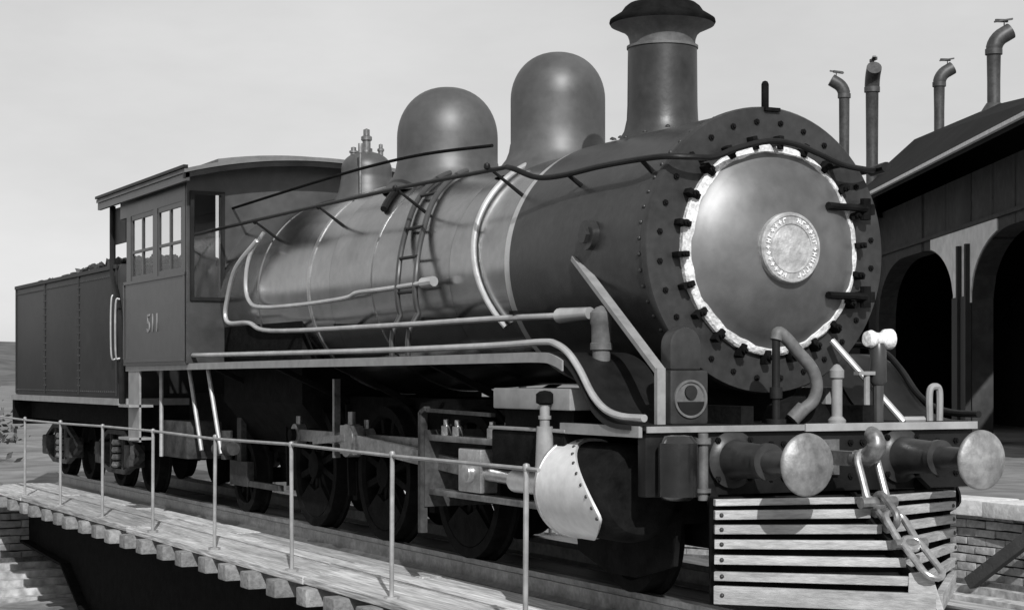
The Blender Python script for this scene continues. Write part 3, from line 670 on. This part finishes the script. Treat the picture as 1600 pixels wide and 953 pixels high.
b = B(); b.cyl((.05, .40, 1.42), (.36, .66, .965), .02, n=10); b.cyl((.36, .66, .975), (.36, .80, .975), .02, n=10); b.build('front_stay', 'pipe', lo)
b = B(); b.tube(curve([(.34, .86, .962), (.34, .86, 1.13), (.34, .90, 1.16), (.34, .93, 1.13), (.34, .93, .962)]), .02, n=8); b.build('grab_iron', 'grey', lo)

# cylinders, valve chests, motion (both sides)
def lit_edge(a):  # slanted limit of the lit area painted on the barrel
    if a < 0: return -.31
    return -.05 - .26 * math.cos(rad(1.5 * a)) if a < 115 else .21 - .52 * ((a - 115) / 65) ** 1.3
def side_motion(sy):
    q = B(); cy = .95 * sy; cz = .60; r = .262
    q.lathe([(r, -.43), (r, .10), (.25, .17), (.21, .21), (.0005, .22)], (0, cy, cz), 'x', 56)
    c = q.build('cylinder', 'iron', lo, smooth=40)  # dark front of the barrel stands in for shade
    # sunlit barrel part as a bright sheet, its slanted edge copying a shadow line
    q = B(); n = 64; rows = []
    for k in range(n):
        a = 2 * math.pi * k / n; xe = lit_edge(math.degrees(math.atan2(math.cos(a) * sy, math.sin(a))))
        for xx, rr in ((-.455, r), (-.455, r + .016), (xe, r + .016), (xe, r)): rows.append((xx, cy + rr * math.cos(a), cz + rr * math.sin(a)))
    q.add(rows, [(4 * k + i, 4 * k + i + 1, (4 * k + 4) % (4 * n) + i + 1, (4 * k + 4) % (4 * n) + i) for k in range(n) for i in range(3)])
    lg = q.build('lit_lagging', 'cyl' if sy < 0 else 'iron', c, smooth=40)
    if sy < 0:
        for k in range(9):
            a = rad(20 + 12 * k); n_ = Vector((0, sy * math.sin(a), math.cos(a)))
            put('rivet', rvm, lg, Vector((lit_edge(math.degrees(a)) - .03, cy, cz)) + n_ * (r + .016), n_.to_track_quat('Z', 'Y').to_euler(), (.8, .8, .8))
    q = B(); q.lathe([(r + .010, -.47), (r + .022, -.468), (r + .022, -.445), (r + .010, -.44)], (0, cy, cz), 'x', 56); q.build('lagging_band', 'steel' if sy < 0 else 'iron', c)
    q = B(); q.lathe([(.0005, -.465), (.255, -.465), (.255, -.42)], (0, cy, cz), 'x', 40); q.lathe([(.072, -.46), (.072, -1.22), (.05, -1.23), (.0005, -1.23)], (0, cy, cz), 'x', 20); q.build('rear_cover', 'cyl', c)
    q = B(); q.box(-.5, .05, min(.40 * sy, .80 * sy), max(.40 * sy, .80 * sy), .42, .80); q.build('cylinder_casting', 'iron', c)
    q = B(); ya, yb = sorted((.62 * sy, 1.10 * sy))
    q.box(-1.26, -.36, ya, yb, .70, .905); vc = q.build('valve_chest', 'iron', c, bevel=.012)
    q = B(); q.box(-1.28, -.34, ya - .012, yb + .012, .907, .925); q.build('chest_flange', 'grey', vc, bevel=.004)
    q = B(); q.box(-1.24, -.30, ya, yb - (.02 if sy > 0 else 0) , 1.03, 1.15); q.build('chest_cover', 'grey', vc, bevel=.01)
    q = B(); q.box(-1.2, -.36, sorted((.66 * sy, 1.04 * sy))[0], sorted((.66 * sy, 1.04 * sy))[1], .925, 1.03); q.build('chest_packing', 'iron', vc)
    q = B(); y = 1.135 * sy
    q.cyl((-.52, y, .68), (-.52, y, .94), .055, .045, n=16); q.cyl((-.52, y, .94), (-.52, y, 1.06), .028, n=12); q.cyl((-.52, y, .98), (-.52, y, 1.0), .036, n=12); oc = q.build('oil_cup', 'grey', c)
    q = B(); q.lathe([(.03, 1.06), (.05, 1.07), (.05, 1.12), (.03, 1.135), (.001, 1.14)], (-.52, y, 0), n=14); q.build('cap', 'iron', oc)
    q = B(); q.cyl((-1.75, cy, cz + .02), (-.80, cy, cz), .042, n=16); q.build('piston_rod', 'steel', c)
    # crosshead and guides
    q = B(); q.box(-1.92, -1.60, cy - .06, cy + .06, cz - .10, cz + .17); q.cyl((-1.74, cy - .1, cz + .02), (-1.74, cy + .1, cz + .02), .06, n=14); q.build('crosshead', 'steel', lo, bevel=.012)
    for z in (.80, .45):
        q = B(); q.box(-2.42, -.80, cy - .04, cy + .04, z, z + .04); q.build('slide_bar', 'rodsteel', lo, bevel=.004)
    q = B(); y = 1.02 * sy
    q.bar((-2.44, y, .20), (-2.44, y, .985), .05, .04, up=(1, 0, 0)); q.bar((-2.44, y, .98), (-2.36, y, 1.01), .05, .03); q.bar((-2.40, y, 1.00), (-1.40, y, .985), .03, .022)
    q.bar((-2.44, y, .62), (-2.44, .42 * sy, .62), .06, .5); q.build('motion_bracket', 'truck', lo)
    for x in (-2.22, -2.05, -1.55, -1.34):
        q = B(); q.lathe([(.035, .84), (.035, .90), (.02, .905), (.02, .94), (.001, .945)], (x, cy, 0), n=12); q.build('oil_pot', 'steel', lo)
    # rods
    pz, px = .75, .05
    q = B(); P0 = Vector((-4.03 + px, .90 * sy, pz)); P1 = Vector((-1.74, .90 * sy, cz + .02))
    q.bar(P0, P1, .045, .10); q.cyl(P0 + Vector((0, -.05, 0)), P0 + Vector((0, .05, 0)), .12, n=20); q.box(P0.x - .14, P0.x + .12, P0.y - .04, P0.y + .04, P0.z - .10, P0.z + .11)
    q.cyl(P0 + Vector((0, 0, .1)), P0 + Vector((0, 0, .21)), .03, n=10); q.build('connecting_rod', 'rodsteel', lo)
    q = B(); q.box(-5.56, -2.48, .78 * sy - .022, .78 * sy + .022, pz - .045, pz + .045)
    for ax in AX: q.cyl((ax + px, .78 * sy - .04, pz), (ax + px, .78 * sy + .04, pz), .09, n=18); q.cyl((ax + px, .78 * sy, pz + .08), (ax + px, .78 * sy, pz + .15), .025, n=8)
    q.build('coupling_rod', 'rodsteel', lo)
    q = B(); q.bar((-4.0, .93 * sy, .77), (-4.55, .97 * sy, .73), .05, .05); q.bar((-4.55, .80 * sy, .60), (-4.55, .80 * sy, 1.2), .05, .04); q.build('eccentric_rod', 'rodsteel', lo)
AX = (-2.58, -4.03, -5.48)
def wheel(name, x, sy, r, ns, hubr, cw):
    y = .565 * sy
    q = B(); q.lathe([(r - .07, -.065), (r - .002, -.065), (r, .04), (r + .03, .05), (r + .03, .075), (r - .07, .075), (r - .09, .04), (r - .09, -.04), (r - .07, -.065)], (x, y, r), 'y', 48)
    q.lathe([(.0005, -.085), (hubr * .5, -.085), (hubr, -.075), (hubr, .075), (.0005, .075)], (x, y, r), 'y', 24)
    if sy > 0:
        for v in q.v: v.y = 2 * y - v.y
    if cw:
        pts = [(x + (r - .08) * math.cos(a), r + (r - .08) * math.sin(a)) for a in [rad(-90 + t) for t in range(-48, 49, 8)]]
        pts += [(x + r * .42 * math.cos(a), r + r * .42 * math.sin(a)) for a in [rad(-90 + t) for t in (40, 0, -40)]]
        q.ext(pts, y - .062, y + .02)
        q.cyl((x + .05, .50 * sy, .75), (x + .05, .86 * sy, .75), .05, n=14)
    w = q.build(name, 'iron', lo)
    for k in range(ns):
        a = 2 * math.pi * (k + .5) / ns; d = Vector((math.cos(a), 0, math.sin(a)))
        s_ = B(); s_.bar(Vector((x, y, r)) + d * hubr * .8, Vector((x, y, r)) + d * (r - .075), .05, .065, up=(0, 1, 0)); s_.build('spoke', 'iron', w)
for sy in (-1, 1):
    side_motion(sy)
    for ax in AX: wheel('driving_wheel', ax, sy, .5, 12, .11, True)
    wheel('trailing_wheel', -7.25, sy, .33, 9, .08, False)
    wheel('leading_wheel', -.45, sy, .33, 9, .08, False)
for ax, r in [(a, .5) for a in AX] + [(-7.25, .33), (-.45, .33)]:
    q = B(); q.cyl((ax, -.5, r), (ax, .5, r), .07, n=14); q.build('axle', 'iron', lo)
for sy in (-1, 1):
    q = B(); q.box(-7.5, -7.0, .66 * sy - .03, .66 * sy + .03, .24, .46); q.bar((-7.25, .66 * sy, .46), (-7.25, .66 * sy, .85), .05, .12, up=(1, 0, 0)); q.bar((-7.0, .66 * sy, .27), (-6.2, .66 * sy, .27), .05, .05); q.build('axle_box', 'truck', lo)
    for x in (-3.3, -4.75, -6.15):
        q = B(); q.bar((x, .62 * sy, 1.0), (x + .06, .62 * sy, .30), .05, .03); q.box(x + .01, x + .10, .54 * sy - .05, .54 * sy + .05, .26, .56); q.build('brake_hanger', 'iron', lo)
q = B(); q.ext([(-.42, .62), (-.36, .30), (.36, .30), (.42, .62)], -7.0, -5.6, 'x'); q.build('ashpan', 'iron', lo)
q = B(); q.box(-.9, .3, -.42, .42, .28, .46); q.build('leading_truck', 'iron', lo)
for sy in (-1, 1):
    q = B(); q.ext([(-1.0, .50), (-.95, .20), (-.60, .10), (-.30, .10), (.10, .20), (.15, .50)], .655 * sy, .685 * sy); q.build('truck_frame', 'iron', lo)  # added dark plates over the leading wheel, making the shaded space black
# cab
cab = None
CY = 1.15
def roofz(y): return 3.045 + .165 * (1 - (y / 1.25) ** 2)
q = B(); q.box(-9.5, -7.36, -CY + .03, CY - .03, 1.31, 1.345); cab = q.build('cab', 'cabp', lo)
def cabside(sy):
    y0, y1 = sorted((CY * sy, (CY - .035) * sy))
    q = B(); q.box(-9.5, -7.34, y0, y1, 1.33, 2.16); q.box(-9.62, -7.34, y0, y1, 2.80, 3.02)
    q.box(-9.38, -9.22, y0, y1, 2.16, 2.80); q.box(-8.40, -8.27, y0, y1, 2.16, 2.80); q.box(-7.45, -7.34, y0, y1, 2.16, 2.80)
    q.build('side_panel', 'cabp', cab)
    yo = CY * sy + .008 * sy
    for z in (1.36, 2.13):
        m = B(); m.box(-9.45, -7.36, *sorted((CY * sy, yo + .004 * sy)), z, z + .03); m.build('moulding', 'cabp', cab)
    for x in (-9.47, -7.39):
        m = B(); m.box(x - .02, x + .02, *sorted((CY * sy, yo)), 1.39, 2.13); m.build('moulding', 'cabp', cab)
    for xa, xb in ((-9.22, -8.40), (-8.27, -7.45)):
        f = B(); yf = sorted(((CY - .028) * sy, (CY - .005) * sy)); t = .045
        f.box(xa, xa + t, *yf, 2.16, 2.80); f.box(xb - t, xb, *yf, 2.16, 2.80); f.box(xa + t, xb - t, *yf, 2.16, 2.16 + t); f.box(xa + t, xb - t, *yf, 2.80 - t, 2.80)
        xm = (xa + xb) / 2; zm = 2.44
        f.box(xm - .02, xm + .02, *yf, 2.16 + t, 2.80 - t); f.box(xa + t, xm - .02, *yf, zm - .013, zm + .013); f.box(xm + .02, xb - t, *yf, zm - .013, zm + .013)
        wi = f.build('window', 'cabp', cab)
        yg = (CY - .016) * sy
        for (pa, pb) in ((xa + t, xm - .02), (xm + .02, xb - t)):
            for (za, zb) in ((2.16 + t, zm - .013), (zm + .013, 2.80 - t)):
                g = B(); g.box(pa - .004, pb + .004, *sorted((yg, yg + .004)), za - .004, zb + .004); g.build('pane', 'glass', wi, smooth=0)
    h = B(); h.tube(curve([(-10.12, 1.10 * sy, 2.98), (-10.12, 1.10 * sy, 2.5), (-10.06, 1.11 * sy, 2.25), (-9.80, 1.13 * sy, 2.0), (-9.66, 1.14 * sy, 1.75), (-9.60, 1.14 * sy, 1.2), (-9.60, 1.14 * sy, .95)]), .032, n=10); h.build('rear_pillar', 'black', cab)
    cu = B(); cu.box(-10.10, -9.64, *sorted((1.07 * sy, 1.09 * sy)), 2.58, 2.95); cu.build('side_curtain', 'black', cab)
    h = B(); h.tube(curve([(-9.56, (CY + .02) * sy, 2.0), (-9.57, (CY + .06) * sy, 1.95), (-9.57, (CY + .06) * sy, 1.45), (-9.56, (CY + .02) * sy, 1.40)]), .010, n=8); h.build('grab_rail', 'railp', cab)
    for k, dg_ in enumerate('511'):
        o = put('numeral', text_mesh('numeral', dg_, .25, .003, 'grey'), cab, (-8.42 + (k - 1) * .145 * -sy, (CY + .004) * sy, 1.72), (math.pi / 2, 0, 0 if sy < 0 else math.pi)); o['label'] = 'faint pale painted numeral ' + dg_
    s_ = B(); ya, yb = sorted((1.02 * sy, 1.12 * sy))
    s_.box(-9.42, -9.02, ya, ya + .02, .58, 1.31); s_.build('step_plate', 'grey', cab)
    for z in (.60, .92):
        t_ = B(); t_.box(-9.42, -9.02, *sorted((.98 * sy, 1.22 * sy)), z, z + .025); t_.build('step', 'grey', cab)
    for (a_, b_) in (((-8.73, .98 * sy, 1.31), (-8.73, .98 * sy, .45)), ((-7.75, 1.0 * sy, 1.31), (-7.52, .95 * sy, .55)), ((-7.02, 1.05 * sy, 1.31), (-6.78, 1.0 * sy, .55))):
        t_ = B(); t_.cyl(a_, b_, .02, n=8); t_.build('injector_pipe', 'railp', cab)
    t_ = B(); t_.cyl((-7.05, .95 * sy, .58), (-6.6, .95 * sy, .60), .06, n=12); t_.cyl((-6.78, .95 * sy, .5), (-6.78, .95 * sy, .75), .05, n=10); t_.build('injector', 'truck', cab)
    t_ = B(); t_.box(-8.8, -8.0, *sorted((.6 * sy, .95 * sy)), .45, .8); t_.build('tool_box', 'truck', cab, bevel=.02)
for sy in (-1, 1): cabside(sy)
# front wall with door-like windows beside the boiler
q = B(); ys = [-1.15, -1.09, -.84, -.75, -.4, 0, .4, .75, .84, 1.09, 1.15]
for a_, b_ in zip(ys[:-1], ys[1:]):
    if (a_, b_) in ((-1.09, -.84), (.84, 1.09)):
        q.box(-7.36, -7.325, a_, b_, 1.34, 1.92); q.box(-7.36, -7.325, a_, b_, 2.86, 3.06)
    else:
        z0 = 1.34; q.box(-7.36, -7.325, a_, b_, z0, min(roofz(a_), roofz(b_)) - .005)
q.build('front_panel', 'cabp', cab)
for sy in (-1, 1):
    f = B(); ya, yb = sorted((.80 * sy, 1.12 * sy)); t = .035
    f.box(-7.322, -7.30, ya, ya + t, 1.9, 2.88); f.box(-7.322, -7.30, yb - t, yb, 1.9, 2.88); f.box(-7.322, -7.30, ya + t, yb - t, 2.85, 2.88); f.box(-7.322, -7.30, ya + t, yb - t, 1.9, 1.93); fw = f.build('front_window', 'black', cab)
    g = B(); g.box(-7.315, -7.311, ya + t - .003, yb - t + .003, 1.93, 2.85); g.build('pane', 'glass', fw, smooth=0)
    g = B(); g.box(-7.60, -7.58, ya, yb, 1.9, 2.9); g.build('inner_blind', 'black', cab)
# roof
q = B(); yy = [-1.25 + 2.5 * k / 24 for k in range(25)]
q.ext([(y, roofz(y)) for y in yy] + [(y, roofz(y) - .035) for y in yy[::-1]], -10.2, -7.05, 'x'); rf = q.build('roof', 'roofp', cab)
for sy in (-1, 1):
    q = B(); q.box(-10.2, -7.06, *sorted((1.20 * sy, 1.235 * sy)), 2.94, 3.012); q.build('eave_board', 'cabp', rf)
    q = B(); q.box(-10.21, -7.04, *sorted((1.22 * sy, 1.262 * sy)), 3.052, 3.078); q.build('gutter', 'black', rf)
q = B(); yy2 = [-.80 + 1.6 * k / 12 for k in range(13)]
q.ext([(y, roofz(y) + .06) for y in yy2] + [(y, roofz(y) + .003) for y in yy2[::-1]], -9.4, -7.5, 'x'); q.build('roof_hatch', 'roofp', rf)
q = B(); q.ext([(y, roofz(y) - .037) for y in yy] + [(y, roofz(y) - .085) for y in yy[::-1]], -7.10, -7.06, 'x'); q.build('front_arch', 'black', rf)

# ------------------------------------------------------------------ tender
te = thing('tender', (-12.4, 0, 0), 'dark slab sided coal tender coupled behind the locomotive cab', 'tender')
q = B(); q.ext([(-1.10, 1.0), (-1.10, 2.30), (-1.085, 2.36), (-1.06, 2.375), (1.06, 2.375), (1.085, 2.36), (1.10, 2.30), (1.10, 1.0)], -15.0, -9.9, 'x')
tb = q.build('tank', 'tend', te, bevel=.012)
for sy in (-1, 1):
    q = B(); q.box(-15.0, -9.92, *sorted((1.101 * sy, 1.115 * sy)), 2.33, 2.37); q.build('beading', 'tend', tb)
    for x in (-14.96, -13.3, -11.6, -9.96):
        q = B(); q.box(x - .025, x + .025, *sorted((1.101 * sy, 1.108 * sy)), 1.02, 2.33); q.build('butt_strip', 'tend', tb)
    q = B(); q.tube(curve([(-9.98, 1.10 * sy, 2.05), (-9.98, 1.15 * sy, 2.0), (-9.98, 1.15 * sy, 1.45), (-9.98, 1.10 * sy, 1.4)]), .010, n=8); q.build('grab_rail', 'railp', te)
for zr in (1.06, 2.26):
    for k in range(56): put('rivet', rvm, tb, (-14.9 + 4.9 * k / 55, -1.10, zr), (math.pi / 2, 0, 0))
for x in (-13.3, -11.6):
    for k in range(14): put('rivet', rvm, tb, (x - .045, -1.10, 1.12 + 1.08 * k / 13), (math.pi / 2, 0, 0)); put('rivet', rvm, tb, (x + .045, -1.10, 1.12 + 1.08 * k / 13), (math.pi / 2, 0, 0))
q = B(); q.box(-15.1, -9.75, -1.14, 1.14, .93, .998); q.build('footplate', 'grey', te)
q = B(); q.box(-15.0, -9.85, -.9, .9, .70, .928); q.build('frame', 'iron', te)
q = B(); q.box(-15.2, -15.08, -1.1, 1.1, .62, .97); q.build('rear_beam', 'iron', te)
for sy in (-1, 1):
    q = B(); q.lathe([(.09, -15.2), (.08, -15.5), (.15, -15.52), (.15, -15.55), (.0005, -15.56)], (0, .551 * sy, .785), 'x', 24); q.build('buffer', 'iron', te)
def truck(xc):
    for sy in (-1, 1):
        y = .80 * sy
        f = B(); f.bar((xc - .95, y, .40), (xc - .35, y, .62), .06, .05); f.bar((xc - .35, y, .62), (xc + .35, y, .62), .06, .05); f.bar((xc + .35, y, .62), (xc + .95, y, .40), .06, .05)
        f.bar((xc - .95, y, .38), (xc - .35, y, .20), .06, .05); f.bar((xc - .35, y, .20), (xc + .35, y, .20), .06, .05); f.bar((xc + .35, y, .20), (xc + .95, y, .38), .06, .05)
        for d in (-.25, .25): f.cyl((xc + d, y, .20), (xc + d, y, .62), .03, n=8)
        tf = f.build('truck_frame', 'truck', te)
        for d in (-.62, .62):
            j = B(); j.box(xc + d - .11, xc + d + .11, y - .08, y + .10, .26, .50); j.build('axle_box', 'truck', tf, bevel=.02)
        s_ = B()
        for k in range(4): s_.lathe([(.06, .24 + k * .08), (.075, .26 + k * .08), (.06, .30 + k * .08)], (xc, y, 0), n=14)
        s_.build('spring', 'rodsteel', tf)
        for d in (-.62, .62):
            w = B(); r = .38; yw = .565 * sy
            w.lathe([(.0005, -.05), (.08, -.05), (.09, -.02), (.29, .0), (r - .06, -.05), (r, -.055), (r, .04), (r + .028, .05), (r + .028, .07), (.09, .06), (.0005, .06)], (xc + d, yw, r), 'y', 36)
            if sy > 0:
                for v in w.v: v.y = 2 * yw - v.y
            w.build('wheel', 'iron', te)
    a_ = B()
    for d in (-.62, .62): a_.cyl((xc + d, -.75, .38), (xc + d, .75, .38), .055, n=12)
    a_.box(xc - .15, xc + .15, -.78, .78, .45, .70); a_.build('bolster', 'iron', te)
truck(-11.05); truck(-13.75)
q = B(); hulls = []
for k in range(8):
    bm = bmesh.new()
    for _ in range(11): bm.verts.new(Vector([random.gauss(0, 1) for _ in range(3)]).normalized() * random.uniform(.75, 1.05))
    h_ = bmesh.ops.convex_hull(bm, input=bm.verts); bm.verts.index_update()
    hulls.append(([v.co.copy() for v in bm.verts], [tuple(v.index for v in f.verts) for f in bm.faces])); bm.free()
for k in range(900):
    x = random.uniform(-14.2, -10.2); y = random.uniform(-1.0, 1.0); h = .13 * math.exp(-((x + 11.0) / .9) ** 2) * (1 - (y / 1.3) ** 2) + .02 * random.random()
    if random.random() > .25 + .75 * math.exp(-((x + 11.2) / 1.6) ** 2): continue
    r = random.uniform(.025, .075); R3 = Euler([random.uniform(0, 6) for _ in range(3)]).to_matrix(); vs_, fs_ = random.choice(hulls)
    q.add([Vector((x, y, 2.37 + h)) + R3 @ v * r for v in vs_], fs_)
tag(q.build('coal', 'coal', None, smooth=0), 'heap of lump coal in the top of the tender', 'coal', kind='stuff')

# ------------------------------------------------------------------ lamps on the front deck
lp = thing('lamp', (.28, -.745, .964), 'square dark lamp with round eye and rounded hood below the smokebox brace', 'lamp')
q = B(); q.box(.20, .36, -.865, -.63, .966, 1.25); lb = q.build('case', 'smoke', lp, bevel=.018)
q = B(); q.ext([(-.84, 1.252), (-.84, 1.38)] + [(-.745 + .095 * math.cos(a), 1.38 + .095 * math.sin(a)) for a in [math.pi - math.pi * k / 12 for k in range(1, 12)]] + [(-.65, 1.38), (-.65, 1.252)], .22, .32, 'x'); q.build('hood', 'smoke', lp, bevel=.012)
q = B(); q.lathe([(.001, .362), (.082, .363), (.088, .372), (.10, .372), (.10, .355)], (0, -.745, 1.10), 'x', 28); q.build('bezel', 'hose', lp)
q = B(); q.lathe([(.036, .362), (.036, .376), (.0005, .377)], (0, -.745, 1.135), 'x', 18); q.build('eye', 'lens', lp)
q = B(); q.ext([(-.745 + .08 * math.cos(a), 1.085 + .07 * math.sin(a)) for a in [math.pi + math.pi * k / 12 for k in range(13)]], .364, .374, 'x'); q.build('shutter', 'black', lp)
l2 = thing('marker_lamp', (.30, .53, .964), 'small white headed lamp on a post beyond the smokebox door', 'lamp')
q = B(); q.cyl((.30, .53, .966), (.30, .53, 1.17), .03, n=10); q.lathe([(.035, 1.17), (.048, 1.19), (.045, 1.37), (.035, 1.40)], (.30, .53, 0), n=16); q.build('stem', 'cabp', l2)
q = B(); q.lathe([(.0005, -.085), (.042, -.08), (.05, -.05), (.036, -.015), (.036, .02), (.055, .045), (.058, .085), (.04, .10), (.0005, .105)], (.30, .53, 1.425), 'y', 24); q.build('lamp_head', 'white', l2)

# ------------------------------------------------------------------ slanting bar and shrub
q = B(); q.bar((-7.25, 7.80, -1.08), (-5.75, 8.02, -.03), .12, .15); tag(q.build('diagonal_bar', 'beam', None, bevel=.02), 'dark bar leaning against the pit wall', 'beam')  # dark bar set on a slant before the pit wall
def shrub(x, y, h, r, label):
    t = thing('shrub', (x, y, GZ), label, 'shrub', 'shrubs beyond the pit')
    q = B()
    for k in range(5):
        a = random.uniform(0, 6.28); q.tube(curve([(x, y, GZ - .05), (x + .1 * math.cos(a), y + .1 * math.sin(a), GZ + h * .3), (x + r * .5 * math.cos(a), y + r * .5 * math.sin(a), GZ + h * .7)], 3), [.05, .045, .04, .035, .03, .025, .02], n=6)
    q.build('stem', 'bark', t)
    q = B(); cl = [(random.gauss(0, r * .5), random.gauss(0, r * .5), GZ + h * random.uniform(.3, .95)) for _ in range(16)]
    for k in range(1500):
        c = random.choice(cl); p = Vector((x + c[0], y + c[1], c[2])) + Vector([random.gauss(0, .22) for _ in range(3)]); p.z = max(p.z, GZ + .05)
        u = Vector([random.gauss(0, 1) for _ in range(3)]).normalized(); v = u.orthogonal().normalized(); s_ = random.uniform(.05, .10)
        q.add([p - u * s_, p + v * s_ * .5, p + u * s_, p - v * s_ * .5], [(0, 1, 2, 3)])
    q.build('foliage', 'leaf', t, smooth=0)
def tree(x, y, h, label):
    t = thing('tree', (x, y, GZ), label, 'tree', 'trees on the skyline')
    q = B(); q.tube([(x, y, GZ - .3), (x + .1, y, GZ + h * .3), (x - .1, y + .1, GZ + h * .6), (x, y, GZ + h * .85)], [h * .03, h * .025, h * .016, h * .006], n=8)
    for k in range(6):
        a = k * 1.05; z0 = GZ + h * (.3 + .07 * k); q.tube([(x, y, z0), (x + h * .12 * math.cos(a), y + h * .12 * math.sin(a), z0 + h * .1), (x + h * .24 * math.cos(a), y + h * .24 * math.sin(a), z0 + h * .14)], [h * .012, h * .009, h * .004], n=6)
    q.build('trunk', 'bark', t)
    q = B(); cl = [Vector((random.gauss(0, h * .17), random.gauss(0, h * .17), h * random.uniform(.35, .95))) for _ in range(22)]
    for k in range(2200):
        p = Vector((x, y, GZ)) + random.choice(cl) + Vector([random.gauss(0, h * .065) for _ in range(3)])
        u = Vector([random.gauss(0, 1) for _ in range(3)]).normalized(); v = u.orthogonal().normalized(); s_ = random.uniform(.015, .03) * h
        q.add([p - u * s_, p + v * s_ * .6, p + u * s_, p - v * s_ * .6], [(0, 1, 2, 3)])
    q.build('crown', 'leaf', t, smooth=0)
tree(-66, 2.6, 5.2, 'small round tree far off beyond the rear of the tender')
tree(-92, 1.5, 6.5, 'taller tree far off beside a smaller one behind the tender')
shrub(-21.5, -1.6, 1.4, 1.2, 'low dark leafy shrub growing just behind the tender')
shrub(-27.5, -2.6, 2.2, 1.6, 'taller shrub standing farther off behind the tender')
